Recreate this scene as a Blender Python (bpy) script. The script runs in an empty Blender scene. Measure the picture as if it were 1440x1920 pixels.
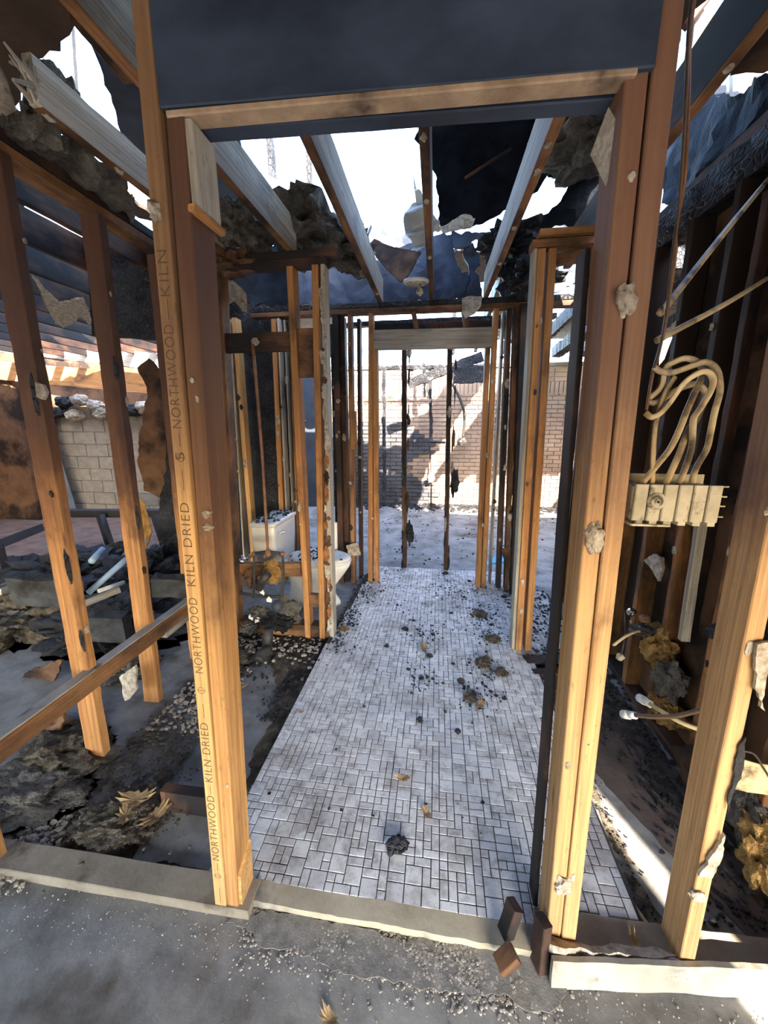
import bpy, bmesh, math, random
from mathutils import Vector, Matrix, noise
from mathutils.geometry import delaunay_2d_cdt
random.seed(11)
sc = bpy.context.scene
COL = sc.collection

# ------------------------------------------------------------------ camera
CAM_H, YAW, PITCH, FPX = 1.5, math.radians(7.81), math.radians(12.75), 720.0
cam_d = bpy.data.cameras.new('camera')
cam_d.sensor_fit = 'VERTICAL'
cam_d.sensor_height = 36.0
cam_d.lens = 36.0 * FPX / 1920.0
cam_d.clip_start = 0.02
cam = bpy.data.objects.new('camera', cam_d)
cam.location = (0, 0, CAM_H)
cam.rotation_euler = (math.pi / 2 - PITCH, 0, YAW)
COL.objects.link(cam)
sc.camera = cam

# ------------------------------------------------------------------ world, sun, exposure
SUN_DIR = Vector((-0.372, 0.93, -0.58)).normalized()
w = bpy.data.worlds.new('sky_world')
sc.world = w
w.use_nodes = True
nt = w.node_tree
nt.nodes.clear()
sky = nt.nodes.new('ShaderNodeTexSky')
sky.sky_type = 'NISHITA'
sky.sun_disc = False
sky.sun_elevation = math.asin(-SUN_DIR.z)
sky.sun_rotation = math.atan2(-SUN_DIR.x, -SUN_DIR.y)
sky.air_density = 1.0
sky.dust_density = 1.5
sky.ozone_density = 1.5
bg = nt.nodes.new('ShaderNodeBackground')
bg.inputs[1].default_value = 1.45
out = nt.nodes.new('ShaderNodeOutputWorld')
nt.links.new(sky.outputs[0], bg.inputs[0])
nt.links.new(bg.outputs[0], out.inputs[0])
sun_d = bpy.data.lights.new('sun', 'SUN')
sun_d.energy = 32.0
sun_d.angle = 0.009
sun_d.color = (1.0, 0.87, 0.72)
sun = bpy.data.objects.new('sun', sun_d)
sun.rotation_euler = SUN_DIR.to_track_quat('-Z', 'Y').to_euler()
sun.location = (6, -8, 9)
COL.objects.link(sun)
sc.view_settings.view_transform = 'Standard'
sc.view_settings.look = 'None'
sc.view_settings.gamma = 1.0
sc.view_settings.use_curve_mapping = False
sc.view_settings.exposure = 0.95

# ------------------------------------------------------------------ measuring: a photo pixel onto a real plane
_f = Vector((-math.sin(YAW) * math.cos(PITCH), math.cos(YAW) * math.cos(PITCH), -math.sin(PITCH)))
_r = Vector((math.cos(YAW), math.sin(YAW), 0))
_d = _f.cross(_r)
CAMP = Vector((0, 0, CAM_H))
def ray(x, y): return _f * FPX + _r * (x - 720) + _d * (y - 960)
def on_y(x, y, Y): v = ray(x, y); return CAMP + v * (Y / v.y)
def on_x(x, y, X): v = ray(x, y); return CAMP + v * (X / v.x)
def on_z(x, y, Z): v = ray(x, y); return CAMP + v * ((Z - CAM_H) / v.z)
def on_plane(x, y, o, n): v = ray(x, y); return CAMP + v * ((Vector(o) - CAMP).dot(n) / v.dot(n))

# ------------------------------------------------------------------ materials
class NT:
    def __init__(s, name):
        s.m = bpy.data.materials.new(name); s.m.use_nodes = True
        s.t = s.m.node_tree; s.b = s.t.nodes['Principled BSDF']
    def n(s, t, **k):
        o = s.t.nodes.new('ShaderNode' + t)
        for a, v in k.items():
            if a.startswith('i_'):
                q = a[2:]; o.inputs[int(q) if q.isdigit() else q.replace('_', ' ')].default_value = v
            else: setattr(o, a, v)
        return o
    def l(s, a, b): s.t.links.new(a, b)
    def ramp(s, src, stops):
        r = s.n('ValToRGB'); e = r.color_ramp.elements
        while len(e) < len(stops): e.new(0.5)
        for q, (p, c) in zip(e, stops): q.position = p; q.color = (*c, 1) if len(c) == 3 else c
        s.l(src, r.inputs[0]); return r.outputs[0]
    def mix(s, f, a, b, mode='MIX'):
        m = s.n('MixRGB', blend_type=mode)
        for i, v in enumerate((f, a, b)):
            if hasattr(v, 'links'): s.l(v, m.inputs[i])
            elif i == 0: m.inputs[0].default_value = v
            else: m.inputs[i].default_value = (*v, 1)
        return m.outputs[0]
    def coords(s, scale=(1, 1, 1), rand=True):
        tc = s.n('TexCoord'); mp = s.n('Mapping'); mp.inputs['Scale'].default_value = scale
        s.l(tc.outputs['Object'], mp.inputs[0])
        if rand:
            oi = s.n('ObjectInfo'); mu = s.n('Math', operation='MULTIPLY', i_1=37.0)
            s.l(oi.outputs['Random'], mu.inputs[0]); cb = s.n('CombineXYZ')
            for i in range(3): s.l(mu.outputs[0], cb.inputs[i])
            s.l(cb.outputs[0], mp.inputs['Location'])
        return mp.outputs[0]
    def noise(s, co, scale, detail=4, rough=0.6, dist=0):
        q = s.n('TexNoise', i_Scale=scale, i_Detail=detail, i_Roughness=rough, i_Distortion=dist)
        s.l(co, q.inputs['Vector']); return q.outputs['Fac']
    def bump(s, h, strength=0.3, dist=0.01):
        b = s.n('Bump', i_Strength=strength, i_Distance=dist); s.l(h, b.inputs['Height']); s.l(b.outputs[0], s.b.inputs['Normal'])
    def set(s, color=None, rough=None, metal=None, spec=None):
        for k, v in (('Base Color', color), ('Roughness', rough), ('Metallic', metal), ('Specular IOR Level', spec)):
            if v is None: continue
            if hasattr(v, 'links'): s.l(v, s.b.inputs[k])
            else: s.b.inputs[k].default_value = (*v, 1) if isinstance(v, tuple) else v
        return s.m

def wood(name, light, dark, soot=0.35, sootcol=(0.03, 0.018, 0.012), rough=0.7, smoke=0.0, smoke_shade_col=(0.105, 0.048, 0.032), s0=0.50):
    s = NT(name)
    c = s.coords((9, 9, 0.55)); g = s.noise(c, 3.2, 5, 0.65, 0.6)
    c2 = s.coords((60, 60, 1.2)); g2 = s.noise(c2, 2.0, 3, 0.6)
    col = s.ramp(g, [(0.3, dark), (0.62, light)])
    col = s.mix(0.5, col, s.ramp(g2, [(0.35, (0.3, 0.27, 0.25)), (0.62, (1, 1, 1))]), 'MULTIPLY')
    w3 = s.noise(s.coords((22, 22, 7)), 3.0, 6, 0.75); col = s.mix(0.55, col, s.ramp(w3, [(0.30, (0.25, 0.2, 0.17)), (0.42, (1, 1, 1))]), 'MULTIPLY')
    vc = s.coords((7, 7, 1.1)); v = s.n('TexVoronoi', i_Scale=1.1); s.l(vc, v.inputs['Vector'])
    kn = s.ramp(v.outputs['Distance'], [(0.02, (0.2, 0.1, 0.05)), (0.06, (1, 1, 1))])
    col = s.mix(0.8, col, kn, 'MULTIPLY')
    oi = s.n('ObjectInfo'); hs = s.n('HueSaturation'); mr = s.n('MapRange', i_3=0.75, i_4=1.15)
    s.l(oi.outputs['Random'], mr.inputs[0]); s.l(mr.outputs[0], hs.inputs['Value']); s.l(col, hs.inputs['Color']); col = hs.outputs[0]
    sc_ = s.coords((1.6, 1.6, 0.9)); sn = s.noise(sc_, 2.4, 6, 0.62)
    f = s.ramp(sn, [(max(0.0, 0.72 - soot), (0, 0, 0)), (min(1.0, 0.92 - soot * 0.9), (1, 1, 1))])
    col = s.mix(f, col, sootcol)
    if smoke:   # smoke film plus painted fall-off of low light towards post tops, ragged lower edge
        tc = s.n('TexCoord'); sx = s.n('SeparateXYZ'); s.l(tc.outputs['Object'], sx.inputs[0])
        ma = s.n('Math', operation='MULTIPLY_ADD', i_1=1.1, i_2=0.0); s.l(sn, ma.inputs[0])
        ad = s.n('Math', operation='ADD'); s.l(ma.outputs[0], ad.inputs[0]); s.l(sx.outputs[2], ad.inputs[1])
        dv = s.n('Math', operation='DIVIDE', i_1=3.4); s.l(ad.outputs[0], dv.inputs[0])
        col = s.mix(s.ramp(dv.outputs[0], [(s0, (0, 0, 0)), (s0 + .1, (smoke,) * 3), (s0 + .28, (min(1, smoke * 1.25),) * 3)]), col, smoke_shade_col)
    s.bump(s.mix(0.5, g2, g), 0.25, 0.004)
    return s.set(col, rough, 0.0, 0.3)

def char(name, c0=(0.006, 0.006, 0.008), c1=(0.04, 0.04, 0.045), rough=0.55, scale=38, ash=0.15, bump=0.8, bd=0.012, spec=0.25):
    s = NT(name); c = s.coords((1, 1, 0.6))
    v = s.n('TexVoronoi', i_Scale=scale, feature='DISTANCE_TO_EDGE'); s.l(c, v.inputs['Vector'])
    n = s.noise(c, 6, 5)
    col = s.ramp(n, [(0.35, c0), (0.7, c1)])
    a = s.noise(s.coords((1, 1, 1)), 11, 4)
    col = s.mix(s.ramp(a, [(0.78 - ash, (0, 0, 0)), (0.9 - ash * 0.6, (1, 1, 1))]), col, (0.13, 0.125, 0.12))
    s.bump(s.mix(0.4, s.ramp(v.outputs['Distance'], [(0, (0, 0, 0)), (0.15, (1, 1, 1))]), n), bump, bd)
    return s.set(col, rough, 0.0, spec)

def rough_mat(name, cols, scale=8, rough=0.9, bump=0.4, bdist=0.01, detail=6, rand=True, spec=0.3, aniso=(1, 1, 1), stain=None):
    s = NT(name); c = s.coords(aniso, rand); n = s.noise(c, scale, detail, 0.65)
    k = len(cols); col = s.ramp(n, [(0.3 + 0.4 * i / max(1, k - 1), q) for i, q in enumerate(cols)])
    if stain:
        f = s.ramp(s.noise(c, stain[1], 5, 0.6), [(stain[2], (0, 0, 0)), (stain[2] + 0.12, (1, 1, 1))])
        col = s.mix(f, col, stain[0])
    s.bump(s.noise(c, scale * 5, 4, 0.7), bump, bdist)
    return s.set(col, rough, 0.0, spec)

def plain(name, c, rough=0.5, metal=0.0, spec=0.5):
    return NT(name).set(c, rough, metal, spec)

M = {}
M['wood'] = wood('framing_lumber', (0.52, 0.26, 0.095), (0.34, 0.145, 0.045), 0.22)
M['wood_post'] = wood('door_post_lumber', (0.62, 0.34, 0.13), (0.44, 0.21, 0.07), 0.12, smoke=0.75, smoke_shade_col=(0.07, 0.032, 0.022), s0=0.44)
M['wood_right'] = wood('blackened_stud_lumber', (0.46, 0.22, 0.075), (0.26, 0.105, 0.035), 0.30, (0.02, 0.013, 0.01), smoke=0.95, smoke_shade_col=(0.022, 0.014, 0.011), s0=0.42)
M['wood_pale'] = wood('pale_post_lumber', (0.62, 0.385, 0.18), (0.45, 0.25, 0.105), 0.10, smoke=0.72, smoke_shade_col=(0.13, 0.06, 0.042), s0=0.50)
M['wood_king'] = wood('stamped_post_lumber', (0.62, 0.38, 0.16), (0.46, 0.255, 0.095), 0.12, smoke=0.6, smoke_shade_col=(0.085, 0.042, 0.03), s0=0.52)
M['wood_stud'] = wood('smoke_shaded_stud_lumber', (0.50, 0.25, 0.09), (0.32, 0.135, 0.042), 0.24, smoke=0.75, smoke_shade_col=(0.06, 0.028, 0.02), s0=0.42)
M['wood_bright'] = wood('clean_lumber', (0.64, 0.38, 0.15), (0.46, 0.235, 0.08), 0.10)
M['wood_soot'] = wood('sooty_lumber', (0.40, 0.20, 0.085), (0.22, 0.095, 0.04), 0.34)
M['wood_dark'] = wood('scorched_lumber', (0.20, 0.095, 0.05), (0.10, 0.045, 0.025), 0.42, (0.015, 0.012, 0.012))
M['wood_grey'] = wood('weathered_lumber', (0.50, 0.46, 0.38), (0.34, 0.30, 0.24), 0.16, (0.06, 0.055, 0.05))
M['char'] = char('charred_wood')
M['char_board'] = char('sooted_board_flare_tint', (0.018, 0.026, 0.045), (0.046, 0.066, 0.106), 0.6, 140, 0.0, 0.06, 0.002, 0.25)  # soot colour with the blue of lens flare mixed in
M['felt'] = char('burnt_roof_felt', (0.005, 0.007, 0.011), (0.014, 0.020, 0.032), 0.8, 45, -0.2, 0.25, 0.008, 0.1)
M['deck'] = rough_mat('roof_boards', [(0.03, 0.02, 0.015), (0.09, 0.055, 0.035)], 3)
M['concrete'] = rough_mat('concrete_floor', [(0.11, 0.107, 0.10), (0.215, 0.212, 0.205), (0.31, 0.305, 0.295)], 5, 0.85, 0.5, 0.004, 9, False, 0.3, (1, 1, 1), ((0.09, 0.075, 0.06), 2.3, 0.56))
M['dirt'] = rough_mat('ash_dirt', [(0.035, 0.028, 0.02), (0.10, 0.08, 0.055), (0.20, 0.17, 0.13)], 22, 0.95, 0.9, 0.02)
M['red_dust'] = rough_mat('reddish_dust', [(0.16, 0.09, 0.065), (0.30, 0.19, 0.14)], 6, 0.95, 0.5)
M['gypsum'] = rough_mat('gypsum', [(0.16, 0.125, 0.09), (0.40, 0.35, 0.28), (0.60, 0.56, 0.49)], 34, 0.95, 0.9, 0.006)
M['gyp_paper'] = rough_mat('gypsum_paper', [(0.085, 0.045, 0.025), (0.17, 0.095, 0.055)], 5, 0.9, 0.2, 0.004, 5, True, 0.2, (1, 1, 1), ((0.022, 0.015, 0.012), 1.7, 0.47))
M['insul'] = rough_mat('grey_insulation', [(0.05, 0.045, 0.04), (0.15, 0.135, 0.115), (0.27, 0.25, 0.21)], 13, 1.0, 1.0, 0.03)
M['insul_yellow'] = rough_mat('yellow_insulation', [(0.10, 0.055, 0.02), (0.36, 0.20, 0.06), (0.52, 0.34, 0.12)], 10, 1.0, 1.0, 0.03)
M['tar'] = rough_mat('black_debris', [(0.006, 0.006, 0.007), (0.03, 0.03, 0.033)], 12, 0.5, 0.8, 0.02)
M['brick'] = rough_mat('sooted_brick', [(0.18, 0.12, 0.085), (0.38, 0.27, 0.19)], 2.2, 0.9, 0.4, 0.006, 5, False, 0.2, (1, 1, 1), ((0.035, 0.035, 0.04), 0.8, 0.60))
M['brick_dark'] = rough_mat('dark_brick', [(0.02, 0.022, 0.028), (0.075, 0.075, 0.08)], 2.2, 0.7, 0.4, 0.006, 5, False, 0.3)
M['mortar'] = rough_mat('mortar', [(0.20, 0.18, 0.15), (0.34, 0.31, 0.27)], 9)
M['cmu_dark'] = rough_mat('sooty_block', [(0.022, 0.023, 0.025), (0.075, 0.077, 0.08)], 7, 0.95, 0.5, 0.004, 6, True, 0.2, (1, 1, 1), ((0.02, 0.018, 0.016), 4, 0.55))
M['gravel'] = rough_mat('pale_gravel', [(0.14, 0.125, 0.105), (0.34, 0.31, 0.27), (0.50, 0.47, 0.43)], 60, 0.95, 0.3, 0.003, 3, False)
M['cmu'] = rough_mat('concrete_block', [(0.17, 0.15, 0.125), (0.27, 0.245, 0.21)], 9, 0.95, 0.5, 0.004)
M['porcelain'] = rough_mat('porcelain', [(0.62, 0.60, 0.55), (0.78, 0.77, 0.73)], 3, 0.18, 0.02, 0.002, 4, True, 0.5, (1, 1, 1), ((0.10, 0.09, 0.08), 9.0, 0.68))
M['copper'] = rough_mat('tarnished_copper', [(0.10, 0.05, 0.03), (0.30, 0.15, 0.08)], 12, 0.5, 0.1)
M['iron'] = rough_mat('dark_pipe', [(0.015, 0.014, 0.014), (0.06, 0.055, 0.05)], 9, 0.5, 0.2)
M['chrome'] = plain('chrome', (0.75, 0.77, 0.8), 0.12, 1.0)
M['black_metal'] = rough_mat('black_frame_metal', [(0.008, 0.008, 0.01), (0.03, 0.03, 0.035)], 5, 0.45, 0.1)
M['cable'] = rough_mat('cream_cable', [(0.40, 0.30, 0.16), (0.62, 0.48, 0.26)], 6, 0.5, 0.1, 0.002, 4, True, 0.4, (1, 1, 1), ((0.11, 0.08, 0.05), 9, 0.50))
M['cable_dark'] = rough_mat('sooty_cable', [(0.03, 0.022, 0.016), (0.16, 0.10, 0.06)], 5, 0.5)
M['boxplast'] = rough_mat('sooty_box_plastic', [(0.28, 0.25, 0.17), (0.52, 0.47, 0.34)], 14, 0.7, 0.5, 0.003, 7, True, 0.3, (1, 1, 1), ((0.09, 0.075, 0.055), 22, 0.54))
M['white_plastic'] = rough_mat('white_plastic', [(0.55, 0.54, 0.5), (0.75, 0.74, 0.70)], 5, 0.45, 0.05)
M['blue_plastic'] = rough_mat('pale_blue_plastic', [(0.22, 0.32, 0.45), (0.42, 0.53, 0.66)], 5, 0.4, 0.1)
M['cloth'] = rough_mat('hanging_vapour_sheet', [(0.45, 0.47, 0.46), (0.68, 0.70, 0.68)], 5, 0.8, 0.2)
M['paint_white'] = rough_mat('dirty_white_paint', [(0.25, 0.23, 0.185), (0.44, 0.415, 0.355)], 9, 0.6, 0.1, 0.003, 6, True, 0.4, (1, 1, 1), ((0.13, 0.11, 0.085), 7, 0.56))
M['ink'] = plain('stamp_ink', (0.09, 0.05, 0.022), 0.8)
M['door'] = rough_mat('smoked_blue_door', [(0.018, 0.024, 0.034), (0.05, 0.06, 0.08)], 2, 0.5, 0.1)
M['grey_paint'] = rough_mat('grey_frame_paint', [(0.10, 0.12, 0.14), (0.22, 0.24, 0.26)], 4, 0.6, 0.1)
M['leaf'] = rough_mat('dry_leaf', [(0.20, 0.12, 0.05), (0.42, 0.29, 0.15)], 20, 0.8)
M['blue_hat'] = plain('cyan_scrap', (0.02, 0.3, 0.5), 0.4)
M['ground'] = rough_mat('outdoor_ground', [(0.22, 0.19, 0.15), (0.34, 0.30, 0.25)], 2, 0.95)
M['sill'] = rough_mat('dusty_sill', [(0.17, 0.14, 0.105), (0.30, 0.26, 0.20)], 7, 0.9, 0.4, 0.004, 7, True, 0.2, (1, 1, 1), ((0.08, 0.065, 0.05), 5, 0.58))
M['kerb'] = rough_mat('mortar_kerb', [(0.30, 0.26, 0.19), (0.50, 0.45, 0.34)], 6, 0.9, 0.4, 0.004, 6, True, 0.2, (1, 1, 1), ((0.12, 0.12, 0.12), 4, 0.55))
M['sand'] = rough_mat('mortar_sand', [(0.12, 0.118, 0.112), (0.27, 0.26, 0.24)], 30, 0.95, 0.6, 0.004)
M['dusty_edge'] = rough_mat('dusty_header_edge', [(0.22, 0.15, 0.10), (0.42, 0.31, 0.21)], 16, 0.95, 0.5, 0.003, 6, True, 0.2, (1, 1, 1), ((0.07, 0.05, 0.04), 5, 0.56))
M['rust'] = rough_mat('rusty_edge_bead', [(0.13, 0.05, 0.02), (0.34, 0.16, 0.07)], 30, 0.9, 0.6, 0.004)
M['brown_shade'] = rough_mat('brown_floor_shade', [(0.05, 0.038, 0.032), (0.11, 0.085, 0.072)], 7, 0.95, 0.5, 0.006)  # brown floor colour darkened to paint in shade
def tile_mat():
    s = NT('mosaic_tile'); g = s.n('NewGeometry'); oi = s.n('ObjectInfo')
    ad = s.n('Math', operation='ADD'); s.l(g.outputs['Random Per Island'], ad.inputs[0]); s.l(oi.outputs['Random'], ad.inputs[1])
    fr = s.n('Math', operation='FRACT'); s.l(ad.outputs[0], fr.inputs[0])
    col = s.ramp(fr.outputs[0], [(0.0, (0.50, 0.51, 0.52)), (0.35, (0.58, 0.59, 0.60)), (0.7, (0.64, 0.65, 0.655)), (1.0, (0.70, 0.71, 0.71))])
    tc = s.n('TexCoord'); geo = g.outputs['Position']
    sp = s.noise(geo, 160, 3, 0.7); col = s.mix(s.ramp(sp, [(0.60, (0, 0, 0)), (0.70, (0.75, 0.75, 0.75))]), col, (0.22, 0.21, 0.20))
    st = s.noise(geo, 2.6, 6, 0.7); col = s.mix(s.ramp(st, [(0.50, (0, 0, 0)), (0.72, (0.8, 0.8, 0.8))]), col, (0.20, 0.17, 0.14))
    s2 = s.noise(geo, 19, 5, 0.7); col = s.mix(s.ramp(s2, [(0.47, (0, 0, 0)), (0.68, (0.7, 0.7, 0.7))]), col, (0.15, 0.13, 0.115))
    return s.set(col, s.ramp(st, [(0.3, (0.32,) * 3), (0.7, (0.75,) * 3)]), 0.0, 0.45)
M['tile'] = tile_mat()
M['grout'] = rough_mat('dark_grout', [(0.035, 0.033, 0.032), (0.085, 0.08, 0.075)], 12)

# ------------------------------------------------------------------ object helpers
def tag(o, label=None, cat=None, group=None, kind=None):
    if label: o['label'] = label
    if cat: o['category'] = cat
    if group: o['group'] = group
    if kind: o['kind'] = kind
    return o
WM = {}
def link(o, mw, parent=None):
    COL.objects.link(o)
    WM[o.name] = mw.copy()
    if parent is not None:
        o.parent = parent
        o.matrix_parent_inverse = WM[parent.name].inverted()
    o.matrix_basis = mw
    return o
def empty(name, loc, label=None, cat=None, group=None, kind=None):
    o = bpy.data.objects.new(name, None); o.empty_display_size = 0.05
    link(o, Matrix.Translation(Vector(loc)))
    return tag(o, label, cat, group, kind)
def mesh(name, verts, faces, mat, mw=None, parent=None, smooth=False):
    me = bpy.data.meshes.new(name); me.from_pydata([tuple(v) for v in verts], [], faces); me.update()
    if smooth:
        for p in me.polygons: p.use_smooth = True
    me.materials.append(M[mat] if isinstance(mat, str) else mat)
    o = bpy.data.objects.new(name, me)
    return link(o, mw or Matrix.Identity(4), parent)
def frame_of(a, b, side):
    z = (b - a).normalized(); x = side - z * side.dot(z)
    x.normalize(); y = z.cross(x)
    m = Matrix((x, y, z)).transposed().to_4x4(); m.translation = a
    return m
def beam(name, a, b, wx, wy, mat, parent=None, side=(1, 0, 0), jit=0.0, segs=None, taper=1.0, ch=0.0025, seed=None, ragged_end=0.0):
    """a sawn member from a to b; wx along side, wy across; chamfered arrises, optional charred raggedness"""
    a, b = Vector(a), Vector(b); L = (b - a).length
    rnd = random.Random(seed if seed is not None else hash((round(a.x, 3), round(a.y, 3), round(a.z, 3), round(b.z, 3))))
    if segs is None: segs = max(1, int(L / 0.05)) if jit > 0 else 1
    hx, hy = wx / 2, wy / 2; c = min(ch, hx * 0.4, hy * 0.4)
    prof = [(-hx + c, -hy), (hx - c, -hy), (hx, -hy + c), (hx, hy - c), (hx - c, hy), (-hx + c, hy), (-hx, hy - c), (-hx, -hy + c)]
    V, Fc = [], []
    off = rnd.uniform(0, 99)
    for i in range(segs + 1):
        t = i / segs; z = L * t; k = 1 + (taper - 1) * t
        for j, (x, y) in enumerate(prof):
            q = 0.0
            if jit:
                q = jit * (noise.noise(Vector((x * 25 + off, y * 25, z * 9))) + 0.6 * noise.noise(Vector((x * 60, y * 60 + off, z * 31))))
            s = k * (1 + q / max(hx, hy))
            zz = z + (rnd.uniform(-ragged_end, 0) if (i == segs and ragged_end) else 0)
            V.append((x * s, y * s, zz))
        if i:
            for j in range(8):
                p = (i - 1) * 8; Fc.append((p + j, p + (j + 1) % 8, p + 8 + (j + 1) % 8, p + 8 + j))
    Fc.append(tuple(range(7, -1, -1))); n = segs * 8; Fc.append(tuple(range(n, n + 8)))
    return mesh(name, V, Fc, mat, frame_of(a, b, Vector(side)), parent)
def box(name, lo, hi, mat, parent=None, ch=0.003):
    lo, hi = Vector(lo), Vector(hi); c = (lo + hi) / 2
    return beam(name, (c.x, c.y, lo.z), (c.x, c.y, hi.z), hi.x - lo.x, hi.y - lo.y, mat, parent, ch=ch)
def sheet(name, pts, thick, mat, parent=None, jag=0.02, crumple=0.0, step=0.05, seed=1, cs=6.0, bend=None):
    """a broken sheet: outline of 3-D points lying near one plane, torn edge, thickness and crumple"""
    pts = [Vector(p) for p in pts]
    c = sum(pts, Vector()) / len(pts)
    n = Vector()
    for i in range(len(pts)): n += (pts[i] - c).cross(pts[(i + 1) % len(pts)] - c)
    n.normalize()
    u = (pts[1] - pts[0]); u -= n * u.dot(n); u.normalize(); v = n.cross(u)
    P2 = [Vector(((p - c).dot(u), (p - c).dot(v))) for p in pts]
    rnd = random.Random(seed); B = []
    for i in range(len(P2)):
        a, b = P2[i], P2[(i + 1) % len(P2)]; d = b - a; k = max(1, int(d.length / max(step * 0.5, 0.008)))
        nn = Vector((-d.y, d.x)); nn = nn.normalized() if nn.length else nn
        for j in range(k):
            q = a + d * (j / k)
            if jag: q = q + nn * (jag * (noise.noise(Vector((q.x * 9 + seed * 3.1, q.y * 9, seed))) + 0.8 * noise.noise(Vector((q.x * 31, q.y * 31, seed * 2.3))) + rnd.uniform(-.3, .3)))
            B.append(q)
    E = [(i, (i + 1) % len(B)) for i in range(len(B))]
    pv = list(B)
    if crumple or bend:
        x0 = min(p.x for p in B); x1 = max(p.x for p in B); y0 = min(p.y for p in B); y1 = max(p.y for p in B)
        x = x0 + step * .5
        while x < x1:
            y = y0 + step * .5
            while y < y1:
                pv.append(Vector((x + rnd.uniform(-.3, .3) * step, y + rnd.uniform(-.3, .3) * step))); y += step
            x += step
    ov, oe, of, *_ = delaunay_2d_cdt(pv, E, [list(range(len(B)))], 1, 1e-5)
    nrm = Vector((0, 0, 1)); V = []; N = len(ov)
    for q in ov:
        h = crumple * (noise.noise(Vector((q.x * cs, q.y * cs, seed * 1.7))) + 0.5 * noise.noise(Vector((q.x * cs * 2.7, q.y * cs * 2.7, seed)))) if crumple else 0
        if bend: h += bend(q.x, q.y)
        V.append(Vector((q.x, q.y, h)))
    V2 = V + [Vector((p.x, p.y, p.z - thick)) for p in V]
    cnt = {}
    Fc = []
    for t in of:
        Fc.append(tuple(t)); Fc.append(tuple(N + i for i in reversed(t)))
        for i in range(len(t)):
            e = (t[i], t[(i + 1) % len(t)]); k = (min(e), max(e)); cnt.setdefault(k, []).append(e)
    for k, es in cnt.items():
        if len(es) == 1:
            a, b = es[0]; Fc.append((b, a, N + a, N + b))
    mw = Matrix((u, v, n)).transposed().to_4x4(); mw.translation = c
    return mesh(name, V2, Fc, mat, mw, parent)
def sheet_y(name, px, Y, *a, **k): return sheet(name, [on_y(x, y, Y) for x, y in px], *a, **k)
def sheet_x(name, px, X, *a, **k): return sheet(name, [on_x(x, y, X) for x, y in px], *a, **k)
def sheet_p(name, px, o, n, *a, **k): return sheet(name, [on_plane(x, y, o, Vector(n).normalized()) for x, y in px], *a, **k)
ICO = {}
def ico(sub):
    if sub not in ICO:
        bm = bmesh.new(); bmesh.ops.create_icosphere(bm, subdivisions=sub, radius=1)
        ICO[sub] = ([v.co.copy() for v in bm.verts], [tuple(v.index for v in f.verts) for f in bm.faces]); bm.free()
    return ICO[sub]
def blob(name, loc, size, mat, parent=None, sub=3, amp=0.35, freq=1.6, seed=0, smooth=False, flat=None, rot=0.0):
    vs, fs = ico(sub); s = Vector(size); V = []
    for v in vs:
        k = 1 + amp * (noise.noise(v * freq + Vector((seed * 3.3, seed, 0))) + 0.5 * noise.noise(v * freq * 2.7 + Vector((seed, 0, seed * 1.9))) + 0.3 * noise.noise(v * freq * 6 + Vector((seed, 5, 0))))
        p = Vector((v.x * s.x * k, v.y * s.y * k, v.z * s.z * k))
        if flat is not None and p.z < flat: p.z = flat
        V.append(p)
    return mesh(name, V, fs, mat, Matrix.Translation(Vector(loc)) @ Matrix.Rotation(rot, 4, 'Z'), parent, smooth)
def spline(pts, n=8):
    pts = [Vector(p) for p in pts]
    if len(pts) < 3: return pts
    P = [pts[0] * 2 - pts[1]] + pts + [pts[-1] * 2 - pts[-2]]; R = []
    for i in range(1, len(P) - 2):
        a, b, c, d = P[i - 1:i + 3]
        for k in range(n):
            t = k / n
            R.append(0.5 * ((2 * b) + (c - a) * t + (2 * a - 5 * b + 4 * c - d) * t * t + (3 * b - a - 3 * c + d) * t ** 3))
    R.append(P[-2]); return R
def tube(name, pts, r, mat, parent=None, sides=8, flat=1.0, smooth=True, curve=True, n=8, taper=None):
    P = spline(pts, n) if curve else [Vector(p) for p in pts]
    o = P[0].copy(); V, Fc = [], []; up = None
    for i, p in enumerate(P):
        t = (P[min(i + 1, len(P) - 1)] - P[max(i - 1, 0)])
        if t.length < 1e-9: t = Vector((0, 0, 1))
        t.normalize()
        if up is None:
            up = Vector((0, 0, 1)) if abs(t.z) < 0.9 else Vector((0, 1, 0))
        x = up - t * up.dot(t)
        if x.length < 1e-6: x = Vector((1, 0, 0)) - t * t.x
        x.normalize(); y = t.cross(x); up = x
        rr = r * (taper(i / (len(P) - 1)) if taper else 1)
        for j in range(sides):
            a = 2 * math.pi * j / sides
            V.append(p - o + x * (math.cos(a) * rr) + y * (math.sin(a) * rr * flat))
        if i:
            b = (i - 1) * sides
            for j in range(sides): Fc.append((b + j, b + (j + 1) % sides, b + sides + (j + 1) % sides, b + sides + j))
    Fc.append(tuple(range(sides - 1, -1, -1))); e = (len(P) - 1) * sides; Fc.append(tuple(range(e, e + sides)))
    return mesh(name, V, Fc, mat, Matrix.Translation(o), parent, smooth)
def lathe(name, prof, mat, mw, parent=None, sides=24, sx=1.0, sy=1.0, smooth=True):
    V, Fc = [], []
    for i, (r, z) in enumerate(prof):
        for j in range(sides):
            a = 2 * math.pi * j / sides; V.append((math.cos(a) * r * sx, math.sin(a) * r * sy, z))
        if i:
            b = (i - 1) * sides
            for j in range(sides): Fc.append((b + j, b + (j + 1) % sides, b + sides + (j + 1) % sides, b + sides + j))
    Fc.append(tuple(range(sides - 1, -1, -1))); e = (len(prof) - 1) * sides; Fc.append(tuple(range(e, e + sides)))
    return mesh(name, V, Fc, mat, mw, parent, smooth)
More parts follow.
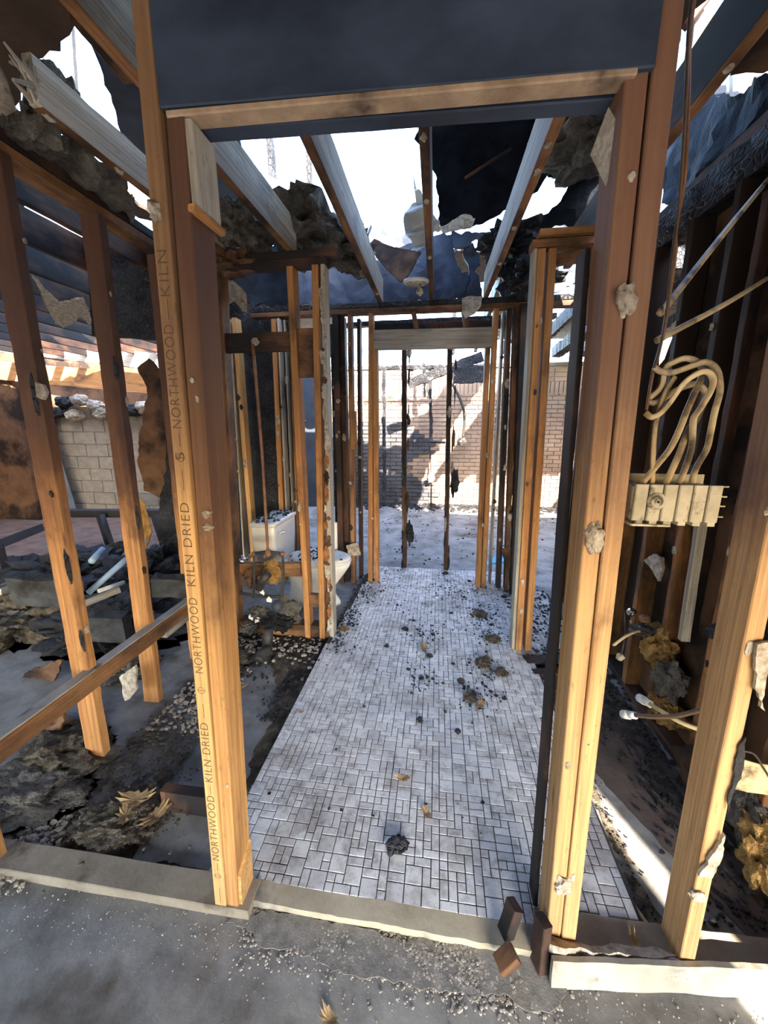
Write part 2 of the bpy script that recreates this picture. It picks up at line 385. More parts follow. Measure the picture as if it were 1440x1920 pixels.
def loft(name, rings, mat, parent=None, smooth=True, mw=None):
    V, Fc = [], []; n = len(rings[0])
    for i, r in enumerate(rings):
        V += [tuple(p) for p in r]
        if i:
            b = (i - 1) * n
            for j in range(n): Fc.append((b + j, b + (j + 1) % n, b + n + (j + 1) % n, b + n + j))
    Fc.append(tuple(range(n - 1, -1, -1))); e = (len(rings) - 1) * n; Fc.append(tuple(range(e, e + n)))
    return mesh(name, V, Fc, mat, mw, parent, smooth)
def chips(name, spots, mat, parent=None, seed=1, zf=None):
    """many loose crumbs as one object: spots = (x, y, z, size)"""
    rnd = random.Random(seed); V, Fc = [], []
    for (x, y, z, s) in spots:
        b = len(V); a0 = rnd.uniform(0, 6.28); k = 5; hh = s * rnd.uniform(0.35, 0.9)
        for ring, (rr, zz) in enumerate(((1.0, -0.2), (0.7, 0.75))):
            for j in range(k):
                a = a0 + 6.283 * j / k; q = rr * s * rnd.uniform(0.55, 1.15)
                V.append((x + q * math.cos(a), y + q * math.sin(a), z + zz * hh))
        for j in range(k): Fc.append((b + j, b + (j + 1) % k, b + k + (j + 1) % k, b + k + j))
        Fc.append(tuple(range(b + k, b + 2 * k)))
    return mesh(name, V, Fc, mat, None, parent)

def remnants(stud, a, b, nvec, wid, n, seed, mats=('gypsum',), smin=0.008, smax=0.02):
    """torn wallboard bits and nail heads left on a face of a stud: small real lumps, sub-parts of the stud"""
    rnd = random.Random(seed); a, b = Vector(a), Vector(b); d = (b - a).normalized(); nv = Vector(nvec); sd = d.cross(nv)
    for i in range(max(1, int(n * .6))):
        t = rnd.uniform(0.03, 0.97); s = rnd.uniform(smin, smax) * .72
        p = a.lerp(b, t) + sd * rnd.uniform(-wid * .4, wid * .4) + nv * (s * 0.15)
        ax = abs(nv.x) > 0.5
        size = (s * .35, s, s * rnd.uniform(.8, 2.2)) if ax else (s, s * .35, s * rnd.uniform(.8, 2.2))
        blob('wallboard_bit', p, size, rnd.choice(mats), stud, sub=2, amp=0.7, freq=1.8, seed=seed * 7 + i)

# ================================================================== SETTING
# ---- ground, slab
g = box('ground', (-30, -30, -0.30), (30, 30, -0.12), 'ground'); tag(g, 'sunlit bare ground around the burnt building', kind='structure')
fl = box('floor', (-8.2, -2.6, -0.12), (4.6, 8.4, 0.0), 'concrete'); tag(fl, 'grey stained concrete slab of the burnt rooms', kind='structure')
rd = sheet('floor_dust', [(-8, 2.4, .004), (-2.0, 2.6, .004), (-1.7, 4.2, .004), (-3.6, 6.6, .004), (-8, 6.6, .004)], 0.004, 'red_dust', None, 0.12, 0.0, 0.2, 5)
tag(rd, 'reddish dust lying on the slab of the side room', kind='structure')

# ---- mosaic tile floor: bed, 300 nearest tiles as parts, the rest joined
TX0, TX1, TY0, TY1, TZ = -0.725, 0.66, 0.905, 3.84, 0.03
bed = sheet('floor_tile', [(TX0, TY0, TZ - .004), (TX1, TY0, TZ - .004), (TX1, 2.33, TZ - .004), (1.02, 2.33, TZ - .004), (1.02, 3.35, TZ - .004), (0.66, TY1, TZ - .004), (TX0 + .08, TY1, TZ - .004), (TX0 + .02, 3.3, TZ - .004), (TX0, 2.3, TZ - .004)], 0.026, 'grout', None, 0.004, 0.0, 0.05, 4)
tag(bed, 'white and grey mosaic tile floor running down the hallway', kind='structure')
U = 0.0287; J = 0.0016
tile_mesh = {}
def tmesh(w, h):
    if (w, h) not in tile_mesh:
        a, b = w * U - 2 * J, h * U - 2 * J; c = 0.0011
        V = [(0, 0, -.004), (a, 0, -.004), (a, b, -.004), (0, b, -.004), (0, 0, -c), (a, 0, -c), (a, b, -c), (0, b, -c), (c, c, 0), (a - c, c, 0), (a - c, b - c, 0), (c, b - c, 0)]
        Fc = []
        for k in (0, 4):
            for j in range(4): Fc.append((k + j, k + (j + 1) % 4, k + 4 + (j + 1) % 4, k + 4 + j))
        Fc.append((8, 9, 10, 11))
        me = bpy.data.meshes.new('tile'); me.from_pydata(V, [], Fc); me.materials.append(M['tile']); tile_mesh[(w, h)] = (me, V, Fc)
    return tile_mesh[(w, h)]
rnd = random.Random(5)
nx, ny = int((1.02 - TX0) / U), int((TY1 - TY0) / U)
occ = [[False] * (ny + 2) for _ in range(nx + 2)]
tiles = []
def inside(i, j):
    x, y = TX0 + i * U, TY0 + j * U
    if i < 0 or j < 0 or i >= nx or j >= ny: return False
    if y < 2.33 + U and x + U > TX1: return False
    if y > 3.33 and x + U > 0.66 + (TY1 - y) * 0.7: return False
    if x < TX0 + max(0, (y - 2.3) * .055): return False
    return True
for j in range(ny):
    for i in range(nx):
        if occ[i][j] or not inside(i, j): continue
        for (w_, h_) in rnd.choice([((2, 2), (1, 2), (2, 1), (1, 1)), ((2, 2), (2, 1), (1, 2), (1, 1)), ((2, 1), (1, 1)), ((2, 1), (1, 2), (1, 1)), ((1, 2), (1, 1)), ((1, 1),), ((1, 1),)]):
            if all(inside(i + a, j + b) and not occ[i + a][j + b] for a in range(w_) for b in range(h_)):
                for a in range(w_):
                    for b in range(h_): occ[i + a][j + b] = True
                tiles.append((i, j, w_, h_)); break
# the largest-showing tiles: the near ones in view between the posts
def rank(t):
    x = TX0 + t[0] * U; y = TY0 + t[1] * U
    hid = 0.6 if (x < -0.52 - (y - .93) * .5 and y < 1.3) else 0
    return y + hid + (0.5 if x > 0.38 else 0) - 0.12 * t[2] * t[3]
tiles.sort(key=rank)
V, Fc = [], []
for k, (i, j, w_, h_) in enumerate(tiles):
    me, tv, tf = tmesh(w_, h_)
    p = Vector((TX0 + i * U + J, TY0 + j * U + J, TZ + rnd.uniform(-.0005, .0005)))
    if k < 300:
        link(bpy.data.objects.new('tile', me), Matrix.Translation(p), bed)
    else:
        b = len(V); V += [(v[0] + p.x, v[1] + p.y, v[2] + p.z) for v in tv]; Fc += [tuple(b + q for q in f) for f in tf]
tf_ = mesh('tile_field', V, Fc, 'tile', None, bed); tf_['kind'] = 'stuff'
# threshold strip in the door opening
th = sheet('threshold', [(-0.545, 0.850, 0.030), (0.33, 0.846, 0.030), (0.33, 0.908, 0.030), (-0.545, 0.908, 0.030)], 0.030, 'kerb', bed, 0.003, 0.002, 0.04, 8)
th['label'] = 'dusty beige threshold strip at the tile edge'

# ---- front wall: door frame
WF = empty('wall_front', (0, 0.86, 0), 'framed partition with the wide door opening nearest the camera', kind='structure')
LY, RY = 0.865, 0.905     # centre line of the studs (they are 89 mm deep)
def stud(name, x0, y0, x1, y1, z0, z1, mat, parent, w=0.038, d=0.089, jit=0.0, **k):
    return beam(name, (x0, y0, z0), (x1, y1, z1), w, d, mat, parent, jit=jit, **k)
# left post: lettered king stud + trimmer
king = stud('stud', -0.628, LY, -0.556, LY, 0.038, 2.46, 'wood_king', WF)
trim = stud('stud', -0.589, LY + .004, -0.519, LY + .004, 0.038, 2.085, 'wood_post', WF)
# right post
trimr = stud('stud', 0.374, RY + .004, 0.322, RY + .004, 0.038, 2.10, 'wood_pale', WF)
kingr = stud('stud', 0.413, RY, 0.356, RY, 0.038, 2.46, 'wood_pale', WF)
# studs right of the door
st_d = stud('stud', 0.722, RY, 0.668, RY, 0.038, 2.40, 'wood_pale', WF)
# header, two boards on edge with a gap of plywood between
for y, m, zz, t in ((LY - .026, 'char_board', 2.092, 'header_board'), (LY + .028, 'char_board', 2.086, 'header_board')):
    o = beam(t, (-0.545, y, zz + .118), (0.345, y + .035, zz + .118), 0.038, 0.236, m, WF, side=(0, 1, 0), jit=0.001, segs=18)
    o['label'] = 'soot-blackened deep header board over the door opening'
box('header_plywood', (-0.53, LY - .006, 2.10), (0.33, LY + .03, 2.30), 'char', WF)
lo = beam('header_plate', (-0.535, LY - .024, 2.083), (0.318, LY + .010, 2.090), 0.040, 0.012, 'dusty_edge', WF, side=(0, 1, 0))
beam('top_plate', (-1.62, LY, 2.42), (1.3, RY, 2.42), 0.089, 0.038, 'wood_dark', WF, side=(0, 1, 0))
beam('top_plate', (-1.62, LY, 2.459), (1.3, RY, 2.459), 0.089, 0.038, 'wood_dark', WF, side=(0, 1, 0))
# sill plates
sp = beam('sill_plate', (-1.60, LY - .008, 0.019), (-0.535, LY - .004, 0.019), 0.089, 0.038, 'sill', WF, side=(0, 1, 0), jit=0.002)
beam('sill_plate', (0.34, RY, 0.019), (1.20, RY + .02, 0.019), 0.089, 0.038, 'sill', WF, side=(0, 1, 0), jit=0.002)
# scab block nailed at the foot of the left post, pale block ends high on both posts
o = sheet('jamb_scrap', [(-0.560, .83, .04), (-0.560, .905, .04), (-0.556, .905, .20), (-0.556, .83, .155)], 0.012, 'wood_bright', WF, 0.003, 0, .05, 3); o['label'] = 'clean yellow wood scrap at the foot of the post'
box('header_block', (-0.504, LY - .038, 1.93), (-0.488, LY + .048, 2.075), 'wood_grey', WF)
beam('header_block', (-0.502, LY - .042, 1.925), (-0.490, LY + .05, 1.918), .016, .014, 'wood', WF)
# right bracket: grey board scrap standing off the trimmer
sheet('header_block', [on_y(1156, 202, .915), on_y(1189, 258, .875), on_y(1150, 350, .915), on_y(1121, 292, .955)], .018, 'wood_grey', WF, .001, 0, .05, 3)
beam('header_block', on_y(1189, 264, .872), on_y(1152, 354, .912), .010, .012, 'wood', WF, side=(0, 1, 0))
beam('header_block', on_y(1120, 300, .955), on_y(1147, 356, .918), .008, .012, 'wood_dark', WF, side=(0, 1, 0))
beam('stud', (0.345, RY + .075, .04), (0.300, RY + .075, 1.86), .012, .06, 'wood_dark', WF, jit=.003)  # added dark strip standing in for the trimmer's shaded side face
# lettering stamped on the king stud, reading upwards
def stamp(txt, z, size=0.030, parent=king):
    cu = bpy.data.curves.new('stamp_lettering', 'FONT'); cu.body = txt; cu.size = size; cu.extrude = 0.0002; cu.align_x = 'LEFT'; cu.align_y = 'CENTER'
    cu.space_character = 1.12; cu.offset = -0.0004
    cu.materials.append(M['ink'])
    o = bpy.data.objects.new('stamp_lettering', cu)
    d = Vector((0.072, 0, 2.422)).normalized(); nrm = Vector((0, -1, 0)); y = nrm.cross(d)
    x = -0.628 + 0.072 * (z - .038) / 2.422
    mw = Matrix((d, y, nrm)).transposed().to_4x4(); mw.translation = Vector((x, LY - .0448, z))
    return link(o, mw, parent)
def ring(z):
    V, Fc = [], []; n = 20
    x = -0.628 + 0.072 * (z - .038) / 2.422
    for k, rr in enumerate((0.0085, 0.0100)):
        for j in range(n): a = 6.2832 * j / n; V.append((x + rr * math.cos(a), LY - .0449, z + rr * math.sin(a)))
    for j in range(n): Fc.append((j, (j + 1) % n, n + (j + 1) % n, n + j))
    b = len(V); V += [(x - .012, LY - .0449, z - .0008), (x + .012, LY - .0449, z - .0008), (x + .012, LY - .0449, z + .0008), (x - .012, LY - .0449, z + .0008)]; Fc.append((b, b + 1, b + 2, b + 3))
    mesh('stamp_mark', V, Fc, 'ink', None, king)
def zpx(x, y): return on_y(x, y, 0.82).z
for y0, txt in ((1600, 'NORTHWOOD'), (1482, '—KILN DRIED'), (1265, 'NORTHWOOD'), (1128, '—KILN DRIED'), (845, 'NORTHWOOD'), (640, '—KILN DRIED')):
    pass
def fit(txt, ya, yb):
    xa, xb = 400 - (1720 - ya) * .093, 400 - (1720 - yb) * .093
    za, zb = zpx(xa, ya), zpx(xb, yb)
    o = stamp(txt, za); o.data.size = 0.033
    bpy.context.view_layer.update()
    L = o.dimensions.x
    if L > 0:
        k = (zb - za) / L; o.matrix_basis = o.matrix_basis @ Matrix.Diagonal((k, 1, 1, 1))
fit('NORTHWOOD', 1612, 1492); fit('—', 1488, 1470); fit('KILN DRIED', 1466, 1356)
fit('NORTHWOOD', 1262, 1122); fit('KILN DRIED', 1100, 945)
fit('— S', 920, 848); fit('NORTHWOOD', 805, 612); fit('—KILN', 600, 470)
for y in (1640, 1293, 858): ring(zpx(400 - (1720 - y) * .093, y))
for ya, yb in ((1345, 1318), (1690, 1662), (1630, 1616), (838, 812)): fit('—', ya, yb)
remnants(trimr, (0.368, RY - .041, .2), (0.322, RY - .041, 2.0), (0, -1, 0), .034, 5, 3, ('gypsum',), .005, .012)
remnants(kingr, (0.408, RY - .045, .2), (0.36, RY - .045, 2.3), (0, -1, 0), .034, 4, 4, ('gypsum',), .004, .009)
remnants(st_d, (0.71, RY - .045, .1), (0.67, RY - .045, 1.6), (0, -1, 0), .034, 5, 5, ('gypsum',), .006, .014)
remnants(trim, (-0.585, LY - .042, .2), (-0.525, LY - .042, 2.0), (0, -1, 0), .034, 5, 6, ('gypsum',), .004, .008)
def patch(st, x, y, Y, sx, sz, mat='gypsum', seed=1, dy=.012):
    p = on_y(x, y, Y); return blob('wallboard_bit', p, (sx, dy, sz), mat, st, 3, 0.6, 1.7, seed)
patch(trimr, 1055, 1660, .862, .020, .028, 'gypsum', 31); patch(trimr, 1115, 1008, .862, .018, .035, 'gypsum', 32)
patch(trimr, 1172, 562, .862, .018, .026, 'gypsum', 33); patch(trim, 292, 397, .822, .012, .018, 'gypsum', 34)
patch(trim, 388, 963, .825, .012, .010, 'gypsum', 35); patch(trim, 390, 988, .825, .012, .008, 'gypsum', 36)
# loosened wallboard flaps down the edge of the stud right of the door
fl1 = sheet_y('wallboard_bit', [(1415, 1205), (1440, 1200), (1432, 1260), (1425, 1330), (1412, 1290)], .855, .008, 'gypsum', st_d, .006, .004, .02, 7)
fl2 = sheet_y('wallboard_bit', [(1345, 1580), (1355, 1560), (1350, 1610), (1332, 1640), (1305, 1636)], .855, .008, 'gypsum', st_d, .006, .004, .02, 8)
blob('wallboard_bit', on_y(1308, 1680, .855), (.022, .010, .015), 'gypsum', st_d, 3, .3, 1.5, 9)
sheet_y('wallboard_bit', [(1385, 1395), (1398, 1380), (1390, 1450), (1362, 1520), (1358, 1500), (1375, 1450)], .857, .004, 'tar', st_d, .005, .003, .02, 10)

# ---- left wall (studs beside the removed tub)
XL = -1.505
WL = empty('wall_left', (XL, 1.4, 0), 'bare stud wall beside the removed bathtub', kind='structure')
lst = []
for i, (y, x0, x1, z1) in enumerate(((0.845, -1.50, -1.50, 2.40), (1.285, -1.50, -1.49, 2.38), (1.675, -1.53, -1.50, 2.38), (2.08, -1.53, -1.51, 2.38))):
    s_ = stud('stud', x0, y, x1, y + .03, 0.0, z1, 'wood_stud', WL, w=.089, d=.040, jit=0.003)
    lst.append(s_)
    remnants(s_, (x0 + .046, y, .3), (x1 + .046, y + .03, 2.2), (1, 0, 0), .03, 6, 20 + i, ('gypsum', 'gyp_paper'), .006, .018)
    remnants(s_, (x0, y - .021, .3), (x1, y + .009, 2.2), (0, -1, 0), .07, 3, 60 + i, ('gypsum', 'char'), .006, .016)
for y, z in ((1.285, 1.6), (1.285, .95), (1.285, .62), (1.675, 1.75), (1.675, 1.05)):   # flame-licked edges
    blob('char_patch', (-1.452, y - .019, z), (.012, .004, .06 + .02 * math.sin(z * 9)), 'char', lst[1 if y < 1.5 else 2], 2, .4, 1.5, int(z * 100))
beam('top_plate', (XL, 0.80, 2.40), (XL, 2.46, 2.40), 0.089, 0.038, 'wood_soot', WL, jit=.002)
beam('top_plate', (XL + .004, 0.80, 2.44), (XL + .004, 2.46, 2.44), 0.089, 0.038, 'wood_dark', WL, jit=.002)
lg = beam('ledger', (-1.445, 0.60, 0.425), (-1.470, 2.02, 0.425), 0.040, 0.085, 'wood_soot', WL, jit=.002)
lt = beam('ledger_paint', (-1.443, 0.62, 0.470), (-1.468, 2.0, 0.470), 0.050, 0.006, 'paint_white', WL, jit=.003); lt['label'] = 'flaking white painted top of the tub ledger'
beam('ledger_cleat', (-1.452, 1.72, 0.378), (-1.462, 2.2, 0.378), 0.036, 0.03, 'wood_grey', WL)

# ---- cross wall by the toilet (y = 2.4)
YM = 2.43
WM_ = empty('wall_middle', (-1.1, YM, 0), 'stud wall with plumbing in front of the toilet', kind='structure')
def pst(xb, yb_, xt, yt, Y, mat, parent, w=.040, d=.089, z0=0.0, z1=None, jit=.0015, name='stud'):
    a = on_y(xb, yb_, Y); b = on_y(xt, yt, Y)
    return beam(name, (a.x, Y + d / 2, z0), (b.x, Y + d / 2, b.z if z1 is None else z1), w, d, mat, parent, jit=jit)
m1 = pst(577, 1195, 543, 505, 2.39, 'wood', WM_, z1=2.40); remnants(m1, (-0.88, 2.385, .3), (-.88, 2.385, 2.3), (0, -1, 0), .03, 4, 71)
m2 = pst(604, 1195, 590, 490, 2.39, 'wood', WM_, z1=2.44); m2b = pst(622, 1195, 604, 475, 2.39, 'wood_grey', WM_, w=.026, z1=2.46)
remnants(m2b, (-0.71, 2.385, .2), (-.70, 2.385, 2.4), (0, -1, 0), .03, 16, 72, ('gypsum', 'gyp_paper'), .010, .024)
pst(410, 1190, 375, 520, 2.39, 'wood_soot', WM_, z1=2.40); m3 = pst(443, 1190, 408, 520, 2.39, 'wood_soot', WM_, z1=2.40); pst(425, 1190, 392, 520, 2.42, 'wood_dark', WM_, z1=2.40)
remnants(m3, (-1.42, 2.385, .3), (-1.37, 2.385, 2.3), (0, -1, 0), .03, 5, 73, ('gypsum', 'gyp_paper'))
a, b = on_y(412, 640, 2.40), on_y(545, 640, 2.40); hb = beam('blocking', (a.x, 2.43, 2.0), (b.x, 2.43, 2.0), .040, .11, 'wood_dark', WM_, side=(0, 1, 0), jit=.002)
blob('knot_hole_rim', on_y(478, 640, 2.405), (.022, .012, .022), 'wood_grey', hb, 3, .5, 2, 5)
a, b = on_y(553, 650, 2.40), on_y(585, 650, 2.40); beam('blocking', (a.x - .01, 2.43, 1.93), (b.x + .02, 2.43, 1.93), .040, .28, 'wood_soot', WM_, side=(0, 1, 0), jit=.001)
a, b = on_y(572, 1108, 2.40), on_y(606, 1108, 2.40); beam('blocking', (a.x, 2.43, .295), (b.x, 2.43, .295), .040, .085, 'wood_soot', WM_, side=(0, 1, 0))
beam('top_plate', (-1.56, 2.43, 2.42), (-0.66, 2.43, 2.42), .089, .038, 'wood_dark', WM_, side=(0, 1, 0), jit=.002)
beam('top_plate', (-1.56, 2.43, 2.459), (-0.60, 2.43, 2.459), .089, .038, 'wood_dark', WM_, side=(0, 1, 0), jit=.003)
beam('sill_plate', (-1.5, 2.45, .05), (-0.70, 2.45, .05), .089, .10, 'wood_soot', WM_, side=(0, 1, 0), jit=.004)
a, b = on_y(446, 1068, 2.46), on_y(565, 1068, 2.46); beam('blocking', (a.x - .02, 2.47, a.z), (b.x, 2.47, b.z), .040, .10, 'wood_soot', WM_, side=(0, 1, 0), jit=.001)

# ---- short wall on the other side of the hallway
WR2 = empty('wall_middle_right', (0.56, 2.44, 0), 'short stud return with a boxed top opposite the toilet', kind='structure')
r1 = pst(972, 1225, 1018, 455, 2.40, 'wood', WR2, z1=2.42); r2 = pst(990, 1222, 1037, 470, 2.405, 'wood', WR2, z1=2.42); r3 = pst(962, 1222, 1006, 450, 2.415, 'wood_grey', WR2, w=.022, z1=2.47)
remnants(r1, (.575, 2.395, .2), (.53, 2.395, 2.3), (0, -1, 0), .03, 10, 75, ('gypsum', 'gyp_paper'), .006, .016)
beam('top_plate', (0.47, 2.44, 2.445), (0.80, 2.44, 2.445), .089, .038, 'wood_soot', WR2, side=(0, 1, 0), jit=.002)
beam('top_plate', (0.50, 2.42, 2.486), (0.79, 2.42, 2.486), .10, .03, 'wood', WR2, side=(0, 1, 0), jit=.003)
beam('blocking', (0.60, 2.46, 2.38), (0.83, 2.46, 2.40), .03, .06, 'wood_soot', WR2, side=(0, 1, 0))
beam('stud', (0.82, 2.46, 2.05), (0.80, 2.46, 2.44), .03, .06, 'wood_soot', WR2, jit=.002)
beam('sill_plate', (0.60, 2.30, .022), (0.93, 2.36, .022), .08, .036, 'char', WR2, side=(0, 1, 0), jit=.004)
beam('sill_plate', (0.62, 2.18, .018), (0.95, 2.24, .018), .05, .03, 'wood_dark', WR2, side=(0, 1, 0), jit=.004)

# ---- door wall at the hallway end (y = 3.4)
YD = 3.40
WD = empty('wall_back', (-0.07, YD, 0), 'stud wall with a door opening at the end of the tiled hallway', kind='structure')
d1 = pst(694, 1097, 695, 590, YD, 'wood', WD, z1=2.40); d2 = pst(706, 1096, 703, 655, YD, 'wood', WD, z1=2.12)
d3 = pst(906, 1108, 931, 582, YD, 'wood', WD, z1=2.40); d4 = pst(896, 1110, 915, 655, YD + .01, 'wood', WD, z1=2.12)
dh = beam('header_board', (-0.555, YD + .03, 2.195), (0.415, YD + .03, 2.19), .04, .155, 'wood_grey', WD, side=(0, 1, 0))
for x in (775, 870):
    pst(x + 6, 615, x, 585, YD, 'wood_soot', WD, z0=2.27, z1=2.40, name='cripple_stud')
beam('top_plate', (-1.62, YD + .045, 2.42), (1.16, YD + .045, 2.42), .089, .038, 'wood_soot', WD, side=(0, 1, 0), jit=.002)
beam('top_plate', (-1.62, YD + .045, 2.462), (1.16, YD + .045, 2.462), .089, .040, 'char', WD, side=(0, 1, 0), jit=.004)
for xb, xt, mat, w_, Y, yt, yb in ((640, 628, 'wood_dark', .05, 3.40, 590, 1080), (662, 655, 'wood_soot', .036, 3.40, 592, 1090), (651, 640, 'wood_dark', .05, 3.46, 592, 1070), (676, 672, 'wood_dark', .03, 3.55, 600, 1090),
        (632, 622, 'char', .03, 3.7, 640, 1010), (936, 955, 'wood_dark', .04, 3.42, 590, 1090), (951, 968, 'wood_soot', .036, 3.36, 592, 1095), (964, 982, 'wood_dark', .05, 3.30, 592, 1100), (925, 944, 'wood_grey', .02, 3.5, 600, 1000)):
    s_ = pst(xb, yb, xt, yt, Y, mat, WD, w=w_, z1=2.40, jit=.004)
    a = on_y(xb, yb, Y); b = on_y(xt, yt, Y)
    remnants(s_, (a.x, Y - .004, .3), (b.x, Y - .004, 2.3), (0, -1, 0), w_ * .8, 7, 100 + xb, ('gypsum', 'char', 'gyp_paper'), .010, .026)
for s_, x0, x1, sd in ((d1, -.58, -.575, 81), (d3, .42, .44, 82)): remnants(s_, (x0, YD - .003, .3), (x1, YD - .003, 2.3), (0, -1, 0), .03, 5, sd)
sheet_y('wallboard_bit', [(940, 1030), (955, 1020), (975, 1060), (962, 1075), (948, 1062)], 3.36, .012, 'gyp_paper', d3, .01, .0, .03, 9)
sheet_y('wallboard_bit', [(650, 1022), (672, 1018), (676, 1040), (655, 1042)], 3.36, .012, 'gypsum', d1, .01, .0, .03, 12)
o = beam('blocking', (-0.735, 3.39, 1.29), (-0.735, 3.39, 1.62), .05, .05, 'wood', WD)

WX = sheet_y('wall_toilet', [(300, 500), (480, 560), (556, 575), (560, 760), (562, 1000), (520, 1030), (300, 1060)], 3.56, .02, 'char', None, .02, .01, .08, 33); tag(WX, 'blackened wallboard behind the toilet bay', kind='structure')
for xb, xt, mat, w_, Y, yt, yb in ((470, 440, 'wood_bright', .040, 3.30, 620, 1000), (452, 430, 'wood_grey', .016, 3.34, 590, 1000), (526, 512, 'wood', .045, 3.38, 590, 980), (536, 520, 'wood_grey', .014, 3.36, 590, 980), (548, 535, 'wood_grey', .014, 3.42, 650, 980), (556, 545, 'wood_soot', .03, 3.44, 620, 980)):
    s_ = pst(xb, yb, xt, yt, Y, mat, WD, w=w_, z1=2.38, jit=.003); a = on_y(xb, yb, Y); b = on_y(xt, yt, Y)
    remnants(s_, (a.x, Y - .004, .5), (b.x, Y - .004, 2.2), (0, -1, 0), w_ * .8, 6, 300 + xb, ('gypsum', 'gypsum', 'gyp_paper'), .010, .026)
for k in range(22):
    zz = .12 + k * .105; x_ = -.715 + .028 * (zz / 2.4)
    blob('wallboard_bit', (x_ + random.uniform(-.012, .012), 2.387, zz), (random.uniform(.008, .018), .008, random.uniform(.025, .06)), ('gypsum', 'rust', 'gyp_paper', 'rust')[k % 4] if zz < 1.3 else 'gypsum', m2b, 3, .8, 2.2, 500 + k)
# ---- charred partition just beyond the tiles
WP = empty('wall_burnt', (0, 3.84, 0), 'two charred studs left of a burnt partition beyond the tile edge', kind='structure')
for (xb, xt, mat) in ((758, 757, 'wood_dark'), (836, 843, 'wood_dark')):
    s_ = pst(xb, 1072, xt, 650, 3.82, mat, WP, w=.045, z1=2.35, jit=.010)
    a = on_y(xb, 1070, 3.81)
    for k in range(16):
        zz = .1 + k * .14 + random.uniform(-.05, .05); sd = random.choice((-1, 1, 1))
        blob('char_flake', (a.x + sd * .022, 3.815, zz), (random.uniform(.006, .02), .018, random.uniform(.04, .09)), ('char', 'gyp_paper', 'char', 'gypsum')[k % 4], s_, 2, .8, 2.2, xb + k)
    blob('char_flake', (a.x + .05, 3.80, .95 if xb > 800 else .42), (.035, .02, .12), 'char', s_, 3, .7, 2, xb)
beam('top_plate', (-0.95, 3.86, 2.42), (1.0, 3.86, 2.44), .09, .04, 'char', WP, side=(0, 1, 0), jit=.008)
beam('top_plate', (-0.62, 3.62, 2.33), (0.55, 3.66, 2.34), .05, .07, 'wood_dark', WP, side=(0, 1, 0), jit=.008)

# ---- right wall
XR = 1.16
WR = empty('wall_right', (XR, 1.9, 0), 'sooty stud wall with wallboard paper behind on the electrical box side', kind='structure')
for i, (y, mat, z0) in enumerate(((1.22, 'wood', 0), (1.55, 'wood_soot', 0), (1.86, 'wood', 0), (2.14, 'wood_soot', 0), (2.44, 'wood_soot', 0), (2.78, 'wood_dark', 0), (3.08, 'wood_soot', 0), (3.32, 'wood_dark', 0))):
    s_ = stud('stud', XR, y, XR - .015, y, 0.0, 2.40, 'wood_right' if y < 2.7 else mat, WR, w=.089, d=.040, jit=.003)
    remnants(s_, (XR - .046, y, .2), (XR - .06, y, 2.2), (-1, 0, 0), .03, 7, 140 + i, ('gypsum', 'gyp_paper'), .008, .024)
beam('sill_plate', (XR, .95, .02), (XR, 3.4, .02), .089, .04, 'wood_dark', WR, jit=.003)
beam('top_plate', (XR, .80, 2.44), (XR, 3.45, 2.44), .089, .08, 'char', WR, jit=.004)
pp = sheet('wallboard_back', [(XR + .05, .9, .0), (XR + .05, 2.72, .0), (XR + .05, 2.72, 1.55), (XR + .05, 2.35, 1.9), (XR + .05, 2.30, 2.42), (XR + .05, .9, 2.42)], .013, 'gyp_paper', WR, .03, .004, .12, 17)
pp['label'] = 'scorched brown paper back of wallboard'
sheet('wallboard_back', [(XR + .05, 2.9, .0), (XR + .05, 3.45, .0), (XR + .05, 3.45, 1.2), (XR + .05, 3.1, 1.5), (XR + .05, 2.9, 1.1)], .013, 'gyp_paper', WR, .03, .004, .12, 18)
for y, z0, z1, w_ in ((1.40, 0, 2.4, .05), (1.72, .55, 2.3, .035)):
    beam('nailer', (XR - .02, y, z0), (XR - .03, y, z1), .04, w_, 'wood_dark' if y > 1.5 else 'char', WR, jit=.003)

# ---- outer walls: brick at the far end, concrete block in the side room
FWY = 7.40
WB = box('wall_far', (-3.2, FWY, -.0), (4.4, FWY + .1, 2.52), 'mortar'); tag(WB, 'smoke-stained brick end wall of the roofless room', kind='structure')
V, Fc = [], []
def addbox(lo, hi):
    b = len(V); (x0, y0, z0), (x1, y1, z1) = lo, hi
    V.extend([(x0, y0, z0), (x1, y0, z0), (x1, y1, z0), (x0, y1, z0), (x0, y0, z1), (x1, y0, z1), (x1, y1, z1), (x0, y1, z1)])
    Fc.extend([(b, b + 1, b + 5, b + 4), (b + 1, b + 2, b + 6, b + 5), (b + 3, b, b + 4, b + 7), (b + 4, b + 5, b + 6, b + 7), (b, b + 3, b + 2, b + 1)])
rnd = random.Random(2); z = 0.01; row = 0
while z < 2.02:
    x = -3.1 - (0.105 if row % 2 else 0)
    while x < 4.3:
        y0 = FWY - .022 - rnd.uniform(0, .008); addbox((x, y0, z), (x + .2, FWY, z + .062)); x += .212
    z += .074; row += 1
x = -3.1
while x < 4.3: addbox((x, FWY - .030 - rnd.uniform(0, .006), 2.035), (x + .062, FWY, 2.24)); x += .074
z = 2.25
while z < 2.46:
    x = -3.1
    while x < 4.3: addbox((x, FWY - .02, z), (x + .2, FWY, z + .062)); x += .212
    z += .074
bk = mesh('brick_field', V, Fc, 'brick', None, WB); bk['kind'] = 'stuff'
V, Fc = [], []; z = 0.01; row = 0
while z < 1.5:
    x = -3.1 - (0.105 if row % 2 else 0); xe = -.35 + .25 * math.sin(z * 7) - .25 * max(0, z - 1.0)
    while x < xe:
        addbox((x, FWY - .045 - rnd.uniform(0, .03), z), (x + .2, FWY - .02, z + .062)); x += .212
    z += .074; row += 1
